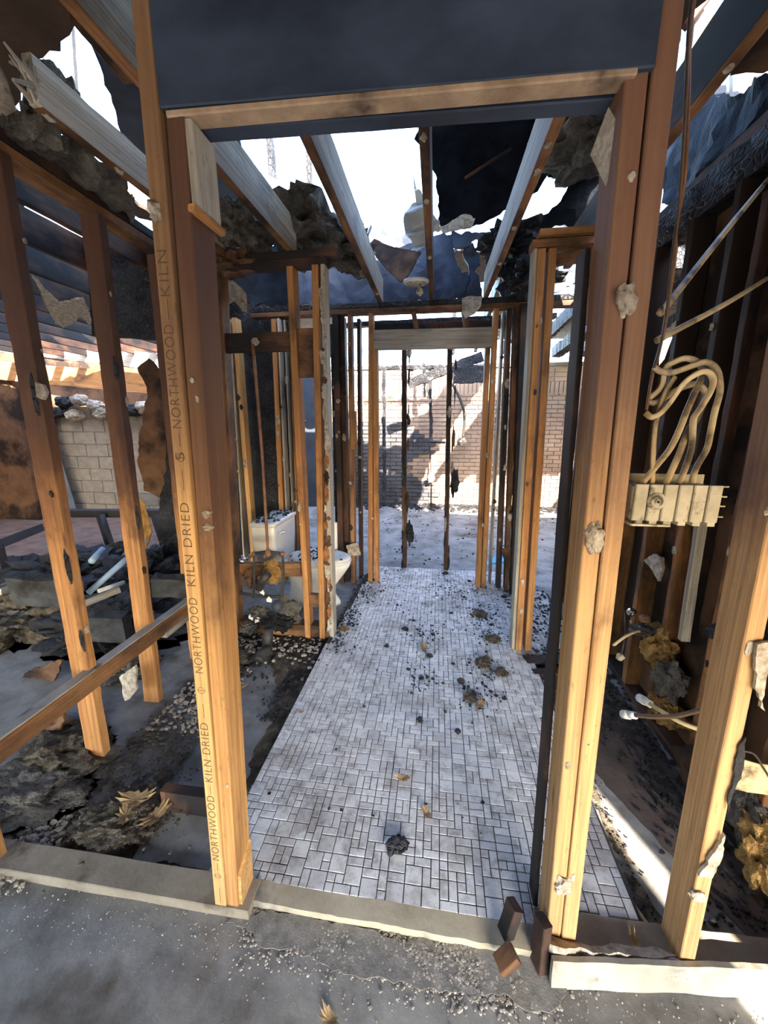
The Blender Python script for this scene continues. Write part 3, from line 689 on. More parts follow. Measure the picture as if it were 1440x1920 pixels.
bk = mesh('dark_brick_field', V, Fc, 'brick_dark', None, WB); bk['kind'] = 'stuff'  # darker bricks in the lower left of the wall
box('coping', (-3.2, FWY - .04, 2.50), (4.4, FWY + .14, 2.56), 'cmu', WB)
# side walls of the end room
wr_ = box('wall_end_right', (3.6, 3.6, 0), (3.75, 7.4, 2.3), 'brick'); tag(wr_, 'brick side wall of the roofless end room', kind='structure')
wl_ = box('wall_side', (-3.35, 6.5, 0), (-3.2, 7.5, 2.6), 'cmu'); tag(wl_, 'block pier between end room and side room', kind='structure')
# concrete block wall
CY = 5.72
CW = box('wall_block', (-8.2, CY, 0), (-3.3, CY + .12, 1.75), 'mortar'); tag(CW, 'grey concrete block wall of the side room', kind='structure')
bmx = None
z = 0.0; row = 0
while z < 1.70:
    x = -6.35 - (0.2 if row % 2 else 0)
    while x < -3.5:
        y0 = CY - .03
        if bmx is None:
            o = box('block', (0, 0, 0), (.388, .05, .188), 'cmu', CW, ch=.006); bmx = o.data; COL.objects.unlink(o); bpy.data.objects.remove(o)
        mw = Matrix.Translation((x + .2, CY - .006 - random.uniform(0, .004), z)); link(bpy.data.objects.new('block', bmx), mw, CW)
        x += .4
    z += .2; row += 1
wsl = box('wall_side_room', (-8.3, -2.6, 0), (-8.2, 8.4, 2.9), 'gyp_paper'); tag(wsl, 'sooty far side wall of the side room', kind='structure')
wbl = box('wall_side_dark', (-8.2, 5.2, 0), (-6.32, 5.3, 2.3), 'gyp_paper'); tag(wbl, 'scorched brown wall left of the grey door frame', kind='structure')

# ---- unseen wall added behind the camera; openings and slot shaped to steer daylight
wb = empty('rear_light_blocker', (0, -2.2, 0), 'sooty wall behind with a wide low opening', kind='structure')
box('light_blocker_panel', (-8.2, -2.28, 1.45), (1.9, -2.2, 3.5), 'deck', wb)
box('light_blocker_panel', (2.190, -2.28, 1.45), (4.6, -2.2, 3.5), 'deck', wb)
box('light_blocker_panel', (-8.2, -2.28, 0), (-4.6, -2.2, 1.45), 'deck', wb)
box('light_blocker_panel', (-1.5, -2.28, 0), (.55, -2.2, 1.45), 'deck', wb)  # opening left of this panel added for fill light
box('light_blocker_panel', (.55, -2.28, 0), (4.3, -2.2, .35), 'deck', wb)
box('light_blocker_panel', (4.3, -2.28, 0), (4.6, -2.2, 1.45), 'deck', wb)
mesh('light_blocker_panel', [(1.9, -2.24, 1.45), (2.06, -2.24, 1.45), (2.068, -2.24, 2.2), (2.185, -2.24, 2.53), (2.192, -2.24, 3.5), (1.9, -2.24, 3.5), (1.9, -2.2, 1.45), (2.06, -2.2, 1.45), (2.068, -2.2, 2.2), (2.185, -2.2, 2.53), (2.192, -2.2, 3.5), (1.9, -2.2, 3.5)],
     [(0, 1, 2, 3, 4, 5), (11, 10, 9, 8, 7, 6), (0, 6, 7, 1), (1, 7, 8, 2), (2, 8, 9, 3), (3, 9, 10, 4), (4, 10, 11, 5)], 'deck', None, wb)  # slanted edge cut so the slot casts the floor sun strip
wrr = box('wall_outer_right', (4.5, -2.6, 0), (4.6, 3.6, 3.5), 'deck'); tag(wrr, 'dark boarded outer wall beyond the stud wall', kind='structure')
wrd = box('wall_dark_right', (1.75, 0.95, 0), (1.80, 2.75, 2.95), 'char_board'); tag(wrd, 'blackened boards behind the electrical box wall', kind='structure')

# ================================================================== CEILING AND ROOF
CE = empty('ceiling', (0, 2, 2.48), 'bare ceiling joists with the wallboard burnt away', kind='structure')
JZ = 2.484
def joist(x, y0, y1, mat, h=.184, x1=None, jit=.002):
    return beam('joist', (x, y0, JZ + h / 2), (x if x1 is None else x1, y1, JZ + h / 2), .038, h, mat, CE, jit=jit)
joist(-1.29, 1.30, 2.47, 'wood_grey', .135, -1.262, .006); joist(-0.905, .80, 2.47, 'wood_grey', .184, -.88); joist(-0.485, .80, 3.45, 'wood_grey', .184, -.50)
joist(-0.075, .80, 3.45, 'wood_soot', .184, -.085); joist(0.372, .80, 3.45, 'wood_grey', .184, .345); joist(0.775, .80, 2.9, 'wood_dark', .184, .79)
joist(1.22, .80, 3.4, 'wood_dark')
for k in range(9): beam('splinter', (-1.29 + random.uniform(-.018, .018), 1.31, JZ + random.uniform(.01, .12)), (-1.29 + random.uniform(-.03, .03), 1.31 - random.uniform(.02, .09), JZ + random.uniform(.0, .13)), .012, .022, 'wood_grey', CE, jit=.003, taper=.3)
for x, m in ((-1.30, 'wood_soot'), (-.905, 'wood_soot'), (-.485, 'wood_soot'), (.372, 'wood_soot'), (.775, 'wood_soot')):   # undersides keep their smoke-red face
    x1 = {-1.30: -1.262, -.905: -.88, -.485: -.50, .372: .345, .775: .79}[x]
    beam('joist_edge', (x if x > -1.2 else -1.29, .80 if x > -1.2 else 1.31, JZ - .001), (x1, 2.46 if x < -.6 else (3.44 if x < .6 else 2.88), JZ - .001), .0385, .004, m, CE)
for x in (-1.9, -2.3, -2.7, -3.1, -3.5, -3.9, -4.3, -4.7, -5.1, -5.5, -5.9): joist(x, .8, 5.7, 'wood_dark')
for x, y in ((0.36, 1.7), (.36, 1.85), (.355, 2.3), (-.08, 1.6), (-.08, 2.0), (-.08, 2.6), (-.49, 3.2), (.35, 2.75), (.78, 1.45), (-1.28, 1.62), (-1.29, 1.35)):
    blob('wallboard_bit', (x, y, JZ - .004), (.012, .020, .007), 'gypsum', CE, 2, .6, 1.8, int(x * 100 + y * 37))

RF = empty('roof', (0, 2, 3.3), 'burnt out roof with torn deck boards and rafters', kind='structure')
RZ = 3.32
def deck(pts, mat='deck', seed=1, jag=.05, thick=.03, crumple=.0, label=None, step=.12, name='roof_deck'):
    o = sheet(name, pts, thick, mat, RF, jag, crumple, step, seed)
    if label: o['label'] = label
    return o
def Z(x, y, z=RZ): return tuple(on_z(x, y, z))
# near deck: its torn far edge shows at both upper corners
deck([(-8.3, -2.4, RZ), (4.6, -2.4, RZ), (4.6, 1.2, RZ), (1.6, 1.25, RZ), Z(1300, 8), Z(1262, 90), Z(1200, 150), Z(1060, 172), Z(720, 192), Z(460, 215), Z(380, 180), Z(300, 40), Z(208, 12), Z(145, 24), Z(120, 46), Z(113, 84), Z(95, 84), Z(62, 104), Z(48, 140), Z(38, 175), Z(20, 196), Z(-40, 230), (-8.3, 2.6, RZ)], 'deck', 3, .02)
# dark deck between the two upper-left openings
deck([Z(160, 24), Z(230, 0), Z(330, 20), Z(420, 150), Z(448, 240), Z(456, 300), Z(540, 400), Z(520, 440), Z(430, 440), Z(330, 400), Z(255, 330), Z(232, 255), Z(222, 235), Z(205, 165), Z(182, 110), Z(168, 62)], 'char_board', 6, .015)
# side room roof
deck([Z(-60, 225), Z(20, 200), Z(70, 235), Z(140, 300), Z(235, 360), Z(330, 430), (-2.9, 3.2, 3.32), (-3.5, 3.3, RZ), (-5.0, 3.1, RZ), (-6.2, 3.4, RZ), (-6.4, 5.2, 3.3), (-8.3, 5.2, 3.2), (-8.3, 2.4, RZ)], 'deck', 4)
# torn felt sheet sagging right of the middle joist
FO, FN = Vector((0, 2.55, 3.40)), Vector((0, .42, 1.1)).normalized()
fs = sheet_p('roof_felt', [(795, 120), (1075, 120), (1066, 200), (1050, 262), (1038, 305), (1008, 352), (965, 386), (905, 416), (862, 420), (826, 432), (818, 330), (781, 262), (793, 215)], FO, FN, .012, 'felt', RF, .012, .055, .05, 12, 3.0)
fs['label'] = 'sagging sheet of burnt bluish-black roofing felt'
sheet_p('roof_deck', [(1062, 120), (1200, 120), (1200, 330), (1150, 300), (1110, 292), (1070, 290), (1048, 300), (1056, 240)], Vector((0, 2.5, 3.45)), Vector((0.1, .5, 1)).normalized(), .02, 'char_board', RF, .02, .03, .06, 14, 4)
sheet_p('roof_felt', [(1010, 302), (1060, 290), (1120, 292), (1180, 330), (1180, 470), (1120, 440), (1050, 420), (1010, 432), (1020, 405), (1052, 378), (1068, 338), (1030, 330)], Vector((0, 3.0, 2.95)), Vector((0.2, .9, .6)).normalized(), .015, 'felt', RF, .015, .05, .05, 15, 4)
# thin broken batten lying across the felt
a = on_plane(872, 322, FO, FN); b = on_plane(958, 265, FO, FN); beam('batten', a - FN * .05, b - FN * .05, .018, .012, 'wood_dark', RF, jit=.002)
# hip rafter and two charred posts against the sky
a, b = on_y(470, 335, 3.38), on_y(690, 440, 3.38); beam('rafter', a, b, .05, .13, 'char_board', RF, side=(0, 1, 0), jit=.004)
for (xa, ya, xb, yb, w_) in ((497, 200, 513, 352, .05), (583, 200, 580, 392, .04)):
    a, b = on_y(xa, ya, 3.45), on_y(xb, yb, 3.45); beam('burnt_post', b, a, w_, w_, 'char', RF, jit=.018)
sheet_y('burnt_post', [(478, 215), (506, 215), (506, 250), (500, 262), (490, 258), (482, 250)], 3.45, .03, 'char', RF, .02, .01, .04, 3)
sheet_y('burnt_post', [(425, 225), (450, 238), (456, 300), (448, 292), (430, 262)], 3.2, .03, 'char', RF, .02, .01, .04, 4)
# rafters high at the upper corners
a, b = on_z(140, 8, 3.26), on_z(240, 130, 3.26); beam('rafter', a, b, .06, .12, 'wood_soot', RF, jit=.003)
a, b = on_y(131, 30, 2.3), on_y(142, 195, 2.3); beam('hanging_rod', b, a, .026, .026, 'iron', RF, jit=.002)
a, b = on_y(1318, -10, 2.5), on_y(1306, 130, 2.5); beam('burnt_post', b, a, .09, .05, 'wood_dark', RF, jit=.006)
a, b = on_y(1283, 40, 2.4), on_y(1345, -40, 2.4); beam('rafter', a, b, .06, .06, 'wood_soot', RF, side=(0, 1, 0), jit=.003)
a, b = on_y(1390, 190, 2.6), on_y(1392, 120, 2.6); beam('burnt_post', a, b, .10, .04, 'wood_grey', RF, jit=.006)
# upper right: brown ceiling scrap beside the end joist, black mass above the wall plate
sheet_p('ceiling_scrap', [(1385, 90), (1440, 40), (1470, 40), (1470, 110), (1430, 130), (1400, 128), (1372, 132)], Vector((1, 1.6, 2.52)), Vector((0, .1, 1)).normalized(), .013, 'gyp_paper', RF, .01, .0, .05, 5)
sheet_x('roof_felt', [(1270, 215), (1338, 160), (1350, 166), (1362, 180), (1385, 172), (1420, 176), (1440, 150), (1500, 130), (1500, 200), (1440, 226), (1418, 244), (1374, 288), (1356, 312), (1330, 330), (1300, 352), (1282, 374), (1262, 380), (1258, 300)], 1.45, .06, 'felt', RF, .02, .05, .05, 16, 4)
sheet_x('roof_felt', [(1376, 286), (1420, 246), (1442, 240), (1470, 230), (1470, 300), (1440, 330), (1380, 330), (1372, 300)], 1.5, .03, 'felt', RF, .015, .02, .05, 19, 4)
beam('wall_cap', (1.21, 1.0, 2.54), (1.21, 2.75, 2.54), .10, .11, 'char', RF, jit=.012)
# gable of scorched boards and fallen debris over the end wall
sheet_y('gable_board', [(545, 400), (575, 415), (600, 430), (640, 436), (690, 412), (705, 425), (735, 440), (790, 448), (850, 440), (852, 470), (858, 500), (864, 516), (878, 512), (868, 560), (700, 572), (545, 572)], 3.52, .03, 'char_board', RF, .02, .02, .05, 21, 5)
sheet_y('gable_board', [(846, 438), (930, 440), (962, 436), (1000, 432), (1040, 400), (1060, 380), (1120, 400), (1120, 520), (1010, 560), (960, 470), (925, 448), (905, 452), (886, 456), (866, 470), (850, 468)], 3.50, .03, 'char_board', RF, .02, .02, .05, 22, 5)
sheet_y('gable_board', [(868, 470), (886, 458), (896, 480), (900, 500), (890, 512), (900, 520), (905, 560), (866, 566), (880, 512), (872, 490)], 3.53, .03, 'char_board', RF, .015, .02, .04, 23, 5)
sheet_y('gable_board', [(915, 520), (930, 500), (950, 498), (962, 480), (985, 520), (1000, 560), (940, 562), (930, 545), (945, 530), (935, 520)], 3.54, .03, 'char', RF, .02, .02, .04, 24, 5)
sheet_y('gable_board', [(370, 455), (470, 470), (540, 455), (560, 500), (540, 575), (480, 575), (440, 530), (380, 490)], 3.0, .03, 'char_board', RF, .02, .02, .05, 25, 5)
# rafters that stripe the sun on the far wall; decks added to shape its patches
for i, (x, z, w_, h_, y0, y1) in enumerate(((-.9, 3.0, .04, .14, 3.6, 5.2), (.55, 2.9, .05, .14, 3.7, 7.3), (1.0, 2.85, .05, .16, 3.7, 7.3), (1.45, 2.8, .05, .16, 3.7, 7.2), (1.9, 2.8, .16, .16, 3.7, 7.3), (2.35, 2.8, .3, .16, 3.7, 7.3), (2.9, 2.8, .3, .16, 3.7, 7.3))):
    beam('rafter', (x, y0, z), (x + .05, y1, z - .1), w_, h_, 'char', RF, jit=.015)
deck([(-3.2, 3.7, 2.95), (1.2, 3.7, 2.95), (1.2, 4.4, 2.95), (.7, 4.5, 2.95), (.2, 4.35, 2.95), (-.5, 4.6, 2.95), (-1.2, 4.3, 2.95), (-3.2, 4.7, 2.95)], 'char', 31, .08)  # decks from here on added to shade the far wall and door
deck([(-3.2, 4.5, 2.94), (-1.1, 4.5, 2.94), (-1.2, 5.2, 2.94), (-1.7, 6.1, 2.94), (-2.2, 6.3, 2.94), (-3.2, 6.4, 2.94)], 'char', 34, .1)
deck([(.72, 4.3, 2.96), (1.2, 4.2, 2.96), (1.16, 5.2, 2.96), (1.2, 6.2, 2.96), (1.1, 7.3, 2.96), (.95, 7.3, 2.96), (.86, 6.4, 2.96), (.6, 5.4, 2.96)], 'char', 32, .08)
deck([(1.52, 3.6, 2.97), (3.7, 3.6, 2.97), (3.7, 7.4, 2.97), (1.75, 7.4, 2.97), (1.62, 6.2, 2.97), (1.55, 5.0, 2.97)], 'char', 33, .06)
a, b = on_y(700, 690, 6.6), on_y(930, 688, 6.6); beam('rafter', a, b, .06, .06, 'char', RF, side=(0, 1, 0), jit=.03)
a, b = on_y(765, 720, 6.2), on_y(905, 668, 6.2); beam('rafter', a, b, .05, .14, 'char', RF, side=(0, 1, 0), jit=.02)
a, b = on_y(850, 705, 6.0), on_y(915, 702, 6.0); beam('rafter', a, b, .05, .22, 'char', RF, side=(0, 1, 0), jit=.02)
for xa, ya, xb, yb, Y in ((850, 665, 852, 560, 6.4), (795, 745, 795, 680, 6.9), (721, 940, 719, 690, 6.6), (808, 830, 806, 690, 6.7)):
    a, b = on_y(xa, ya, Y), on_y(xb, yb, Y); beam('burnt_post', a, b, .05, .05, 'char', RF, jit=.02)
for xa, ya, xb, yb, Y, r in ((738, 665, 757, 715, 6.0, .006), (790, 660, 760, 725, 5.6, .006), (805, 830, 808, 950, 5.6, .010), (848, 720, 870, 770, 6.0, .02), (870, 770, 868, 820, 6.0, .02), (806, 828, 835, 830, 5.7, .02)):
    tube('hanging_wire', [on_y(xa, ya, Y), on_y((xa + xb) / 2 + 2, (ya + yb) / 2, Y), on_y(xb, yb, Y)], r, 'iron', RF, 5)
blob('fallen_lump', on_y(866, 828, 6.0), (.07, .05, .06), 'iron', RF, 2, .5, 1.5, 3)
blob('fallen_lump', on_y(808, 896, 5.6), (.05, .05, .07), 'gypsum', RF, 2, .5, 1.5, 4)

# ================================================================== THINGS
# ---- toilet behind the stud wall
TYc = 2.97
T = empty('toilet', (-1.05, TYc, 0), 'white porcelain toilet with ash on its lid behind the bare studs', 'toilet')
def rrect(cx, cy, hx, hy, z, r=.03, n=5):
    P = []
    for (sx, sy, a0) in ((1, 1, 0), (-1, 1, 90), (-1, -1, 180), (1, -1, 270)):
        for k in range(n):
            a = math.radians(a0 + 90 * k / (n - 1)); P.append((cx + sx * (hx - r) + r * math.cos(a), cy + sy * (hy - r) + r * math.sin(a), z))
    return P
def egg(cx, hl, hw, z, n=28, k=.16):
    return [(cx + hl * math.cos(6.2832 * i / n), TYc + hw * math.sin(6.2832 * i / n) * (1 - k * math.cos(6.2832 * i / n)), z) for i in range(n)]
tank = loft('tank', [rrect(-1.335, TYc, .075, .20, .395), rrect(-1.335, TYc, .085, .212, .41), rrect(-1.338, TYc, .098, .228, .56), rrect(-1.338, TYc, .102, .234, .715), rrect(-1.338, TYc, .100, .232, .722)], 'porcelain', T)
loft('tank_lid', [rrect(-1.336, TYc, .108, .240, .722), rrect(-1.336, TYc, .112, .244, .732), rrect(-1.336, TYc, .108, .240, .752), rrect(-1.336, TYc, .09, .22, .757)], 'porcelain', T)
tube('flush_handle', [(-1.235, TYc - .17, .66), (-1.215, TYc - .17, .66), (-1.212, TYc - .12, .655), (-1.212, TYc - .09, .65)], .007, 'chrome', tank)
loft('bowl', [egg(-1.02, .24, .105, .0, k=.05), egg(-1.02, .235, .10, .03, k=.05), egg(-1.03, .20, .085, .10, k=.05), egg(-1.02, .20, .095, .18, k=.06), egg(-.985, .235, .135, .27), egg(-.955, .255, .175, .345), egg(-.95, .262, .185, .375), egg(-.95, .26, .183, .388)], 'porcelain', T)
loft('seat', [egg(-.95, .262, .186, .390), egg(-.95, .268, .192, .396), egg(-.95, .266, .190, .408)], 'white_plastic', T)
lid = loft('seat_lid', [egg(-.955, .262, .186, .411), egg(-.955, .266, .190, .417), egg(-.955, .26, .184, .430), egg(-.955, .22, .15, .434)], 'white_plastic', T)
loft('bolt_platform', [rrect(-1.25, TYc, .10, .10, .30), rrect(-1.26, TYc, .10, .15, .36), rrect(-1.27, TYc, .09, .16, .396)], 'porcelain', T)
rnd = random.Random(8)
ch = chips('ash_crumbs', [(-1.336 + rnd.uniform(-.1, .1), TYc + rnd.uniform(-.23, .23), .758, rnd.uniform(.004, .018)) for _ in range(90)] + [(-1.0 + rnd.gauss(0, .08), TYc + rnd.gauss(0, .07), .436, rnd.uniform(.004, .018)) for _ in range(110)], 'char', None, 4)
tag(ch, 'black ash crumbs strewn over the toilet tank and lid', 'ash', kind='stuff')
wp = tube('vent_pipe', [on_y(629, 1055, 3.2), on_y(628, 980, 3.2)], .022, 'white_plastic', None, 12, curve=False); tag(wp, 'short upright white plastic pipe beside the toilet bowl', 'pipe')

# ---- shower plumbing in the cross wall
PL = empty('shower_plumbing', on_y(500, 1040, 2.36), 'tarnished copper shower valve with riser pipe and chrome knob between the studs', 'plumbing')
def Y(x, y, d=2.36): return on_y(x, y, d)
tube('riser_pipe', [Y(474, 645), Y(484, 760), Y(492, 860), Y(498, 960), Y(502, 1030)], .010, 'copper', PL, 8)
tube('cross_pipe', [Y(476, 1038), Y(502, 1034), Y(530, 1038)], .011, 'iron', PL, 8, curve=False)
for x, y0 in ((476, 1038), (530, 1038)):
    tube('drop_pipe', [Y(x, y0), Y(x + 1, 1075), Y(x - 1, 1120)], .009, 'iron', PL, 8)
    blob('elbow', Y(x, y0), (.017, .017, .017), 'copper', PL, 2, .1, 1, x, True)
blob('valve_body', Y(503, 1037), (.022, .024, .028), 'copper', PL, 3, .25, 1.6, 3, True)
for x in (497, 526): blob('valve_stem', Y(x, 1043, 2.33), (.010, .02, .010), 'copper', PL, 2, .2, 1.6, x, True)
p = Y(456, 1051, 2.30); mw = Matrix.Translation(p) @ Matrix.Rotation(math.radians(95), 4, 'X') @ Matrix.Rotation(math.radians(-25), 4, 'Y')
kn = lathe('knob', [(.008, -.04), (.012, -.02), (.020, -.015), (.024, .0), (.024, .015), (.018, .024), (.006, .027)], 'chrome', mw, PL, 10)
kn['label'] = 'faceted chrome shower knob'
tube('valve_arm', [p, Y(470, 1044), Y(476, 1038)], .010, 'copper', PL, 8)
tube('supply_pipe', [Y(450, 1112), Y(475, 1116), Y(490, 1118), Y(525, 1118)], .011, 'iron', PL, 8)
o = tube('drain_trap', [Y(486, 1105, 2.32), Y(492, 1088, 2.32), Y(503, 1076, 2.32)], .028, 'iron', None, 12, curve=False); tag(o, 'dark angled drain pipe stub below the shower valve', 'pipe')
o = blob('rubber_ball', Y(520, 1136, 2.3), (.042, .042, .042), 'door', None, 3, .02, 1, 2, True); tag(o, 'dark blue ball lying in debris under the shower pipes', 'ball')
o = tube('drain_stub', [on_y(497, 1250, 2.1), on_y(502, 1200, 2.1), on_y(503, 1180, 2.1)], .032, 'iron', None, 12, curve=False); tag(o, 'upright black drain stub rising from the rubble', 'pipe')
o = tube('drain_elbow', [on_y(503, 1220, 2.05), on_y(490, 1226, 2.0), on_y(484, 1238, 1.96)], .030, 'iron', None, 12); tag(o, 'short black drain elbow lying in the rubble', 'pipe')
for k, (x, y, sx, lab) in enumerate(((512, 1072, .06, 'crumpled brown paper insulation wad under the shower valve'), (540, 1150, .09, 'dark sooty insulation wad beside the toilet foot'), (470, 1085, .05, 'torn brown paper wad behind the drain stub'))):
    o = blob('insulation_wad', on_y(x, y, 2.44), (sx, .04, sx * 1.3), ('insul_yellow', 'insul', 'gyp_paper')[k], None, 4, .6, 1.8, 40 + k); tag(o, lab, 'insulation')
rnd = random.Random(4)
for k, (x, y) in enumerate(((488, 1112), (466, 1160), (500, 1128), (478, 1168))):
    p = Vector(on_y(x, y, 2.30)); d = Vector((rnd.uniform(.5, 1), .1, rnd.uniform(-.6, .6))).normalized(); e = Vector((0, .3, 1))
    o = sheet('porcelain_shard', [p, p + d * .03, p + d * .036 + e * .02, p + d * .012 + e * .035, p - d * .004 + e * .015], .006, 'porcelain', None, .004, 0, .02, k)
    tag(o, ('white shard stuck beside the dark drain stub', 'large white shard leaning at the sooty stud foot', 'small white shard above the dark blue ball', 'white shard lying lowest in the plumbing rubble')[k], 'shard', 'porcelain shards under the shower valve')
for k, (x, y, s) in enumerate(((488, 1150, .07), (505, 1160, .08), (470, 1175, .06), (530, 1170, .07))):
    o = blob('rubble_clod', on_y(x, y, 2.36), (s, .05, s * .7), 'tar' if k % 2 else 'insul', None, 4, .6, 2.4, 400 + k); tag(o, ('dark clod heaped under the white shards', 'black clod heaped beneath the blue ball', 'grey clod at the sooty stud foot', 'black clod beside the middle stud foot')[k], 'rubble')
# ---- gang box with its cables
EB = empty('electrical_box', (0.506, .91, 1.298), 'dusty six-gang plastic electrical box hung between two studs', 'electrical box')
x0, x1 = 0.418, 0.588; cw = (x1 - x0) / 6
box('back_shell', (x0, .876, 1.302), (x1, .945, 1.372), 'boxplast', EB)
for k in range(6):
    a = x0 + k * cw
    cell = box('gang_cell', (a + .0016, .868, 1.300), (a + cw - .0016, .878, 1.378), 'boxplast', EB, ch=.002)
    o = box('knockout', (a + .004, .884, 1.366), (a + cw - .005, .904, 1.3735), 'iron', cell, ch=.001)
    box('clamp_tab', (a + .009, .870, 1.291), (a + cw - .004, .90, 1.301), 'boxplast', cell, ch=.001)
box('mounting_flange', (x0, .944, 1.296), (x1 + .006, .950, 1.392), 'boxplast', EB)
box('bottom_lip', (x0, .866, 1.288), (x0 + .08, .90, 1.2925), 'boxplast', EB)
p = on_y(1231, 940, .868)
for rr, zz in ((.019, .0015), (.012, .004), (.0055, .007)):
    bs_ = lathe('boss', [(rr, -.004), (rr, zz - .001), (rr - .0012, zz)], 'boxplast', Matrix.Translation(p) @ Matrix.Rotation(math.radians(90), 4, 'X'), EB, 24)
lathe('screw', [(.003, .0), (.003, .0085)], 'iron', Matrix.Translation(p) @ Matrix.Rotation(math.radians(90), 4, 'X'), bs_, 10)
for z in (1.376, 1.355, 1.335, 1.312): beam('nail_guide', (x1 - .002, .872, z), (x1 + .009, .872, z), .003, .003, 'boxplast', EB, side=(0, 1, 0))
CB = [
 ('cream cable making the widest loop above the gang box', [(1226, 688, .95), (1238, 696, .95), (1262, 698, .955), (1298, 686, .96), (1325, 679, .95), (1345, 696, .94), (1350, 732, .93), (1340, 772, .93), (1332, 812, .925), (1325, 842, .915), (1308, 872, .91), (1300, 892, .898), (1298, 907, .893)]),
 ('cream cable looping back on itself beside the post', [(1210, 774, .95), (1222, 782, .94), (1238, 775, .94), (1257, 754, .945), (1282, 719, .945), (1307, 701, .945), (1325, 697, .94), (1337, 710, .935), (1332, 734, .93), (1313, 766, .93), (1301, 784, .925), (1299, 806, .92), (1296, 842, .915), (1284, 880, .90), (1271, 908, .893)]),
 ('cream cable arching behind the others into the leftmost gang', [(1216, 748, .965), (1240, 725, .97), (1248, 690, .97), (1266, 678, .97), (1286, 672, .97), (1306, 678, .965), (1317, 692, .96), (1314, 712, .95), (1302, 738, .94), (1287, 772, .93), (1273, 808, .925), (1256, 842, .915), (1232, 872, .905), (1204, 906, .893)]),
 ('short cream cable curving low from post to middle gang', [(1214, 754, .96), (1233, 754, .96), (1268, 732, .965), (1302, 720, .965), (1319, 730, .96), (1321, 748, .96), (1306, 786, .95), (1290, 808, .935), (1273, 852, .915), (1257, 888, .90), (1248, 909, .893)]),
 ('thin cream cable dropping straight into the second gang', [(1266, 706, .97), (1252, 728, .965), (1240, 756, .955), (1229, 798, .935), (1225, 850, .915), (1224, 890, .90), (1223, 909, .893)])]
for lab, pts in CB:
    o = tube('house_cable', [on_y(x, y, d) for x, y, d in pts], .0066, 'cable', None, 8, .5); tag(o, lab, 'cable', 'cables feeding the gang box')
e = on_x(1440, 337, 1.1); s_ = on_y(1250, 573, 1.0)
o = tube('house_cable', [on_y(1241, 580, .97), s_, s_.lerp(e, .5) + Vector((0, 0, .004)), e, e + (e - s_) * .04], .0075, 'cable', None, 8, .5); tag(o, 'upper of two cream cables slanting from the post to the sooty wall', 'cable')
e = on_x(1440, 521, 1.1); s_ = on_y(1243, 632, 1.0)
o = tube('house_cable', [on_y(1236, 636, .97), s_, s_.lerp(e, .5) - Vector((0, 0, .006)), e, e + (e - s_) * .04], .0070, 'cable', None, 8, .5); tag(o, 'lower of two cream cables slanting from the post to the sooty wall', 'cable')
for k, (lab, pts) in enumerate((('thin sooty cable running down the edge of the post', [(1300, -20), (1291, 60), (1287, 160), (1281, 280), (1273, 390), (1262, 470), (1250, 590), (1236, 660), (1226, 690)]),
        ('second sooty cable bowing beside the post cable', [(1304, -20), (1293, 80), (1291, 190), (1284, 330), (1268, 430), (1266, 480), (1254, 560), (1240, 640), (1224, 700), (1212, 770)]))):
    o = tube('post_cable', [on_y(x, y, .945 + .012 * k) for x, y in pts], .0032, 'cable_dark' if k == 0 else 'copper', None, 6); tag(o, lab, 'cable')

# ---- smoke detector base hanging between the joists
p = Vector(on_z(780, 531, 2.455)); SD = empty('smoke_detector', p, 'scorched round smoke detector base hanging under the joists', 'smoke detector')
mw = Matrix.Translation(p) @ Matrix.Rotation(math.radians(8), 4, 'X')
bp_ = lathe('base_plate', [(.085, 0), (.088, .006), (.086, .022), (.06, .026)], 'white_plastic', mw, SD, 32)
lathe('mounting_ring', [(.07, -.012), (.072, 0), (.05, .001)], 'boxplast', mw, SD, 32)
for dx in (-.035, .035): box('slot', p + Vector((dx - .012, -.03, -.014)), p + Vector((dx + .012, -.022, -.010)), 'iron', bp_, ch=.001)
blob('dangling_plug', on_y(787, 546, p.y - .05), (.022, .02, .025), 'boxplast', SD, 3, .4, 1.5, 6)
tube('lead_wire', [p + Vector((.02, -.03, -.01)), p + Vector((.035, -.05, -.03)), on_y(788, 545, p.y - .05)], .003, 'iron', SD, 5)

# ---- things hanging from the burnt ceiling
def fold(x, y): return .03 * math.sin(x * 55) + .02 * math.sin(x * 23 + y * 8)
o = sheet_y('hanging_sheet', [(774, 318), (780, 345), (796, 372), (803, 352), (808, 400), (824, 410), (826, 432), (806, 436), (800, 455), (796, 470), (782, 478), (770, 470), (776, 458), (762, 440), (755, 420), (758, 402), (770, 384), (780, 378), (775, 350)], 2.85, .002, 'cloth', None, .006, .004, .02, 7, 8, fold); tag(o, 'torn pale vapour sheet hanging in folds from the burnt roof', 'sheet')
o = sheet_p('wallboard_scrap', [(694, 458), (702, 450), (730, 462), (760, 470), (790, 474), (782, 492), (768, 512), (752, 530), (744, 524), (722, 502), (704, 482)], Vector((-.3, 3.2, 2.6)), Vector((.1, 1, -.25)).normalized(), .013, 'gyp_paper', None, .006, .01, .04, 5); tag(o, 'brown heart-shaped wallboard scrap hanging near the smoke detector', 'wallboard')
o = sheet_y('wallboard_scrap', [(416, 516), (430, 520), (452, 540), (462, 552), (464, 572), (464, 588), (456, 584), (440, 565), (424, 572), (418, 580), (414, 545)], 2.56, .013, 'gypsum', None, .006, .006, .03, 6); tag(o, 'pale torn wallboard scrap behind the top of the sooty studs', 'wallboard')
o = sheet_y('wallboard_scrap', [(866, 560), (880, 556), (904, 556), (902, 575), (885, 592), (872, 598), (866, 585)], 3.36, .013, 'gypsum', None, .006, .006, .03, 9); tag(o, 'triangular grey wallboard scrap hanging over the far door header', 'wallboard')
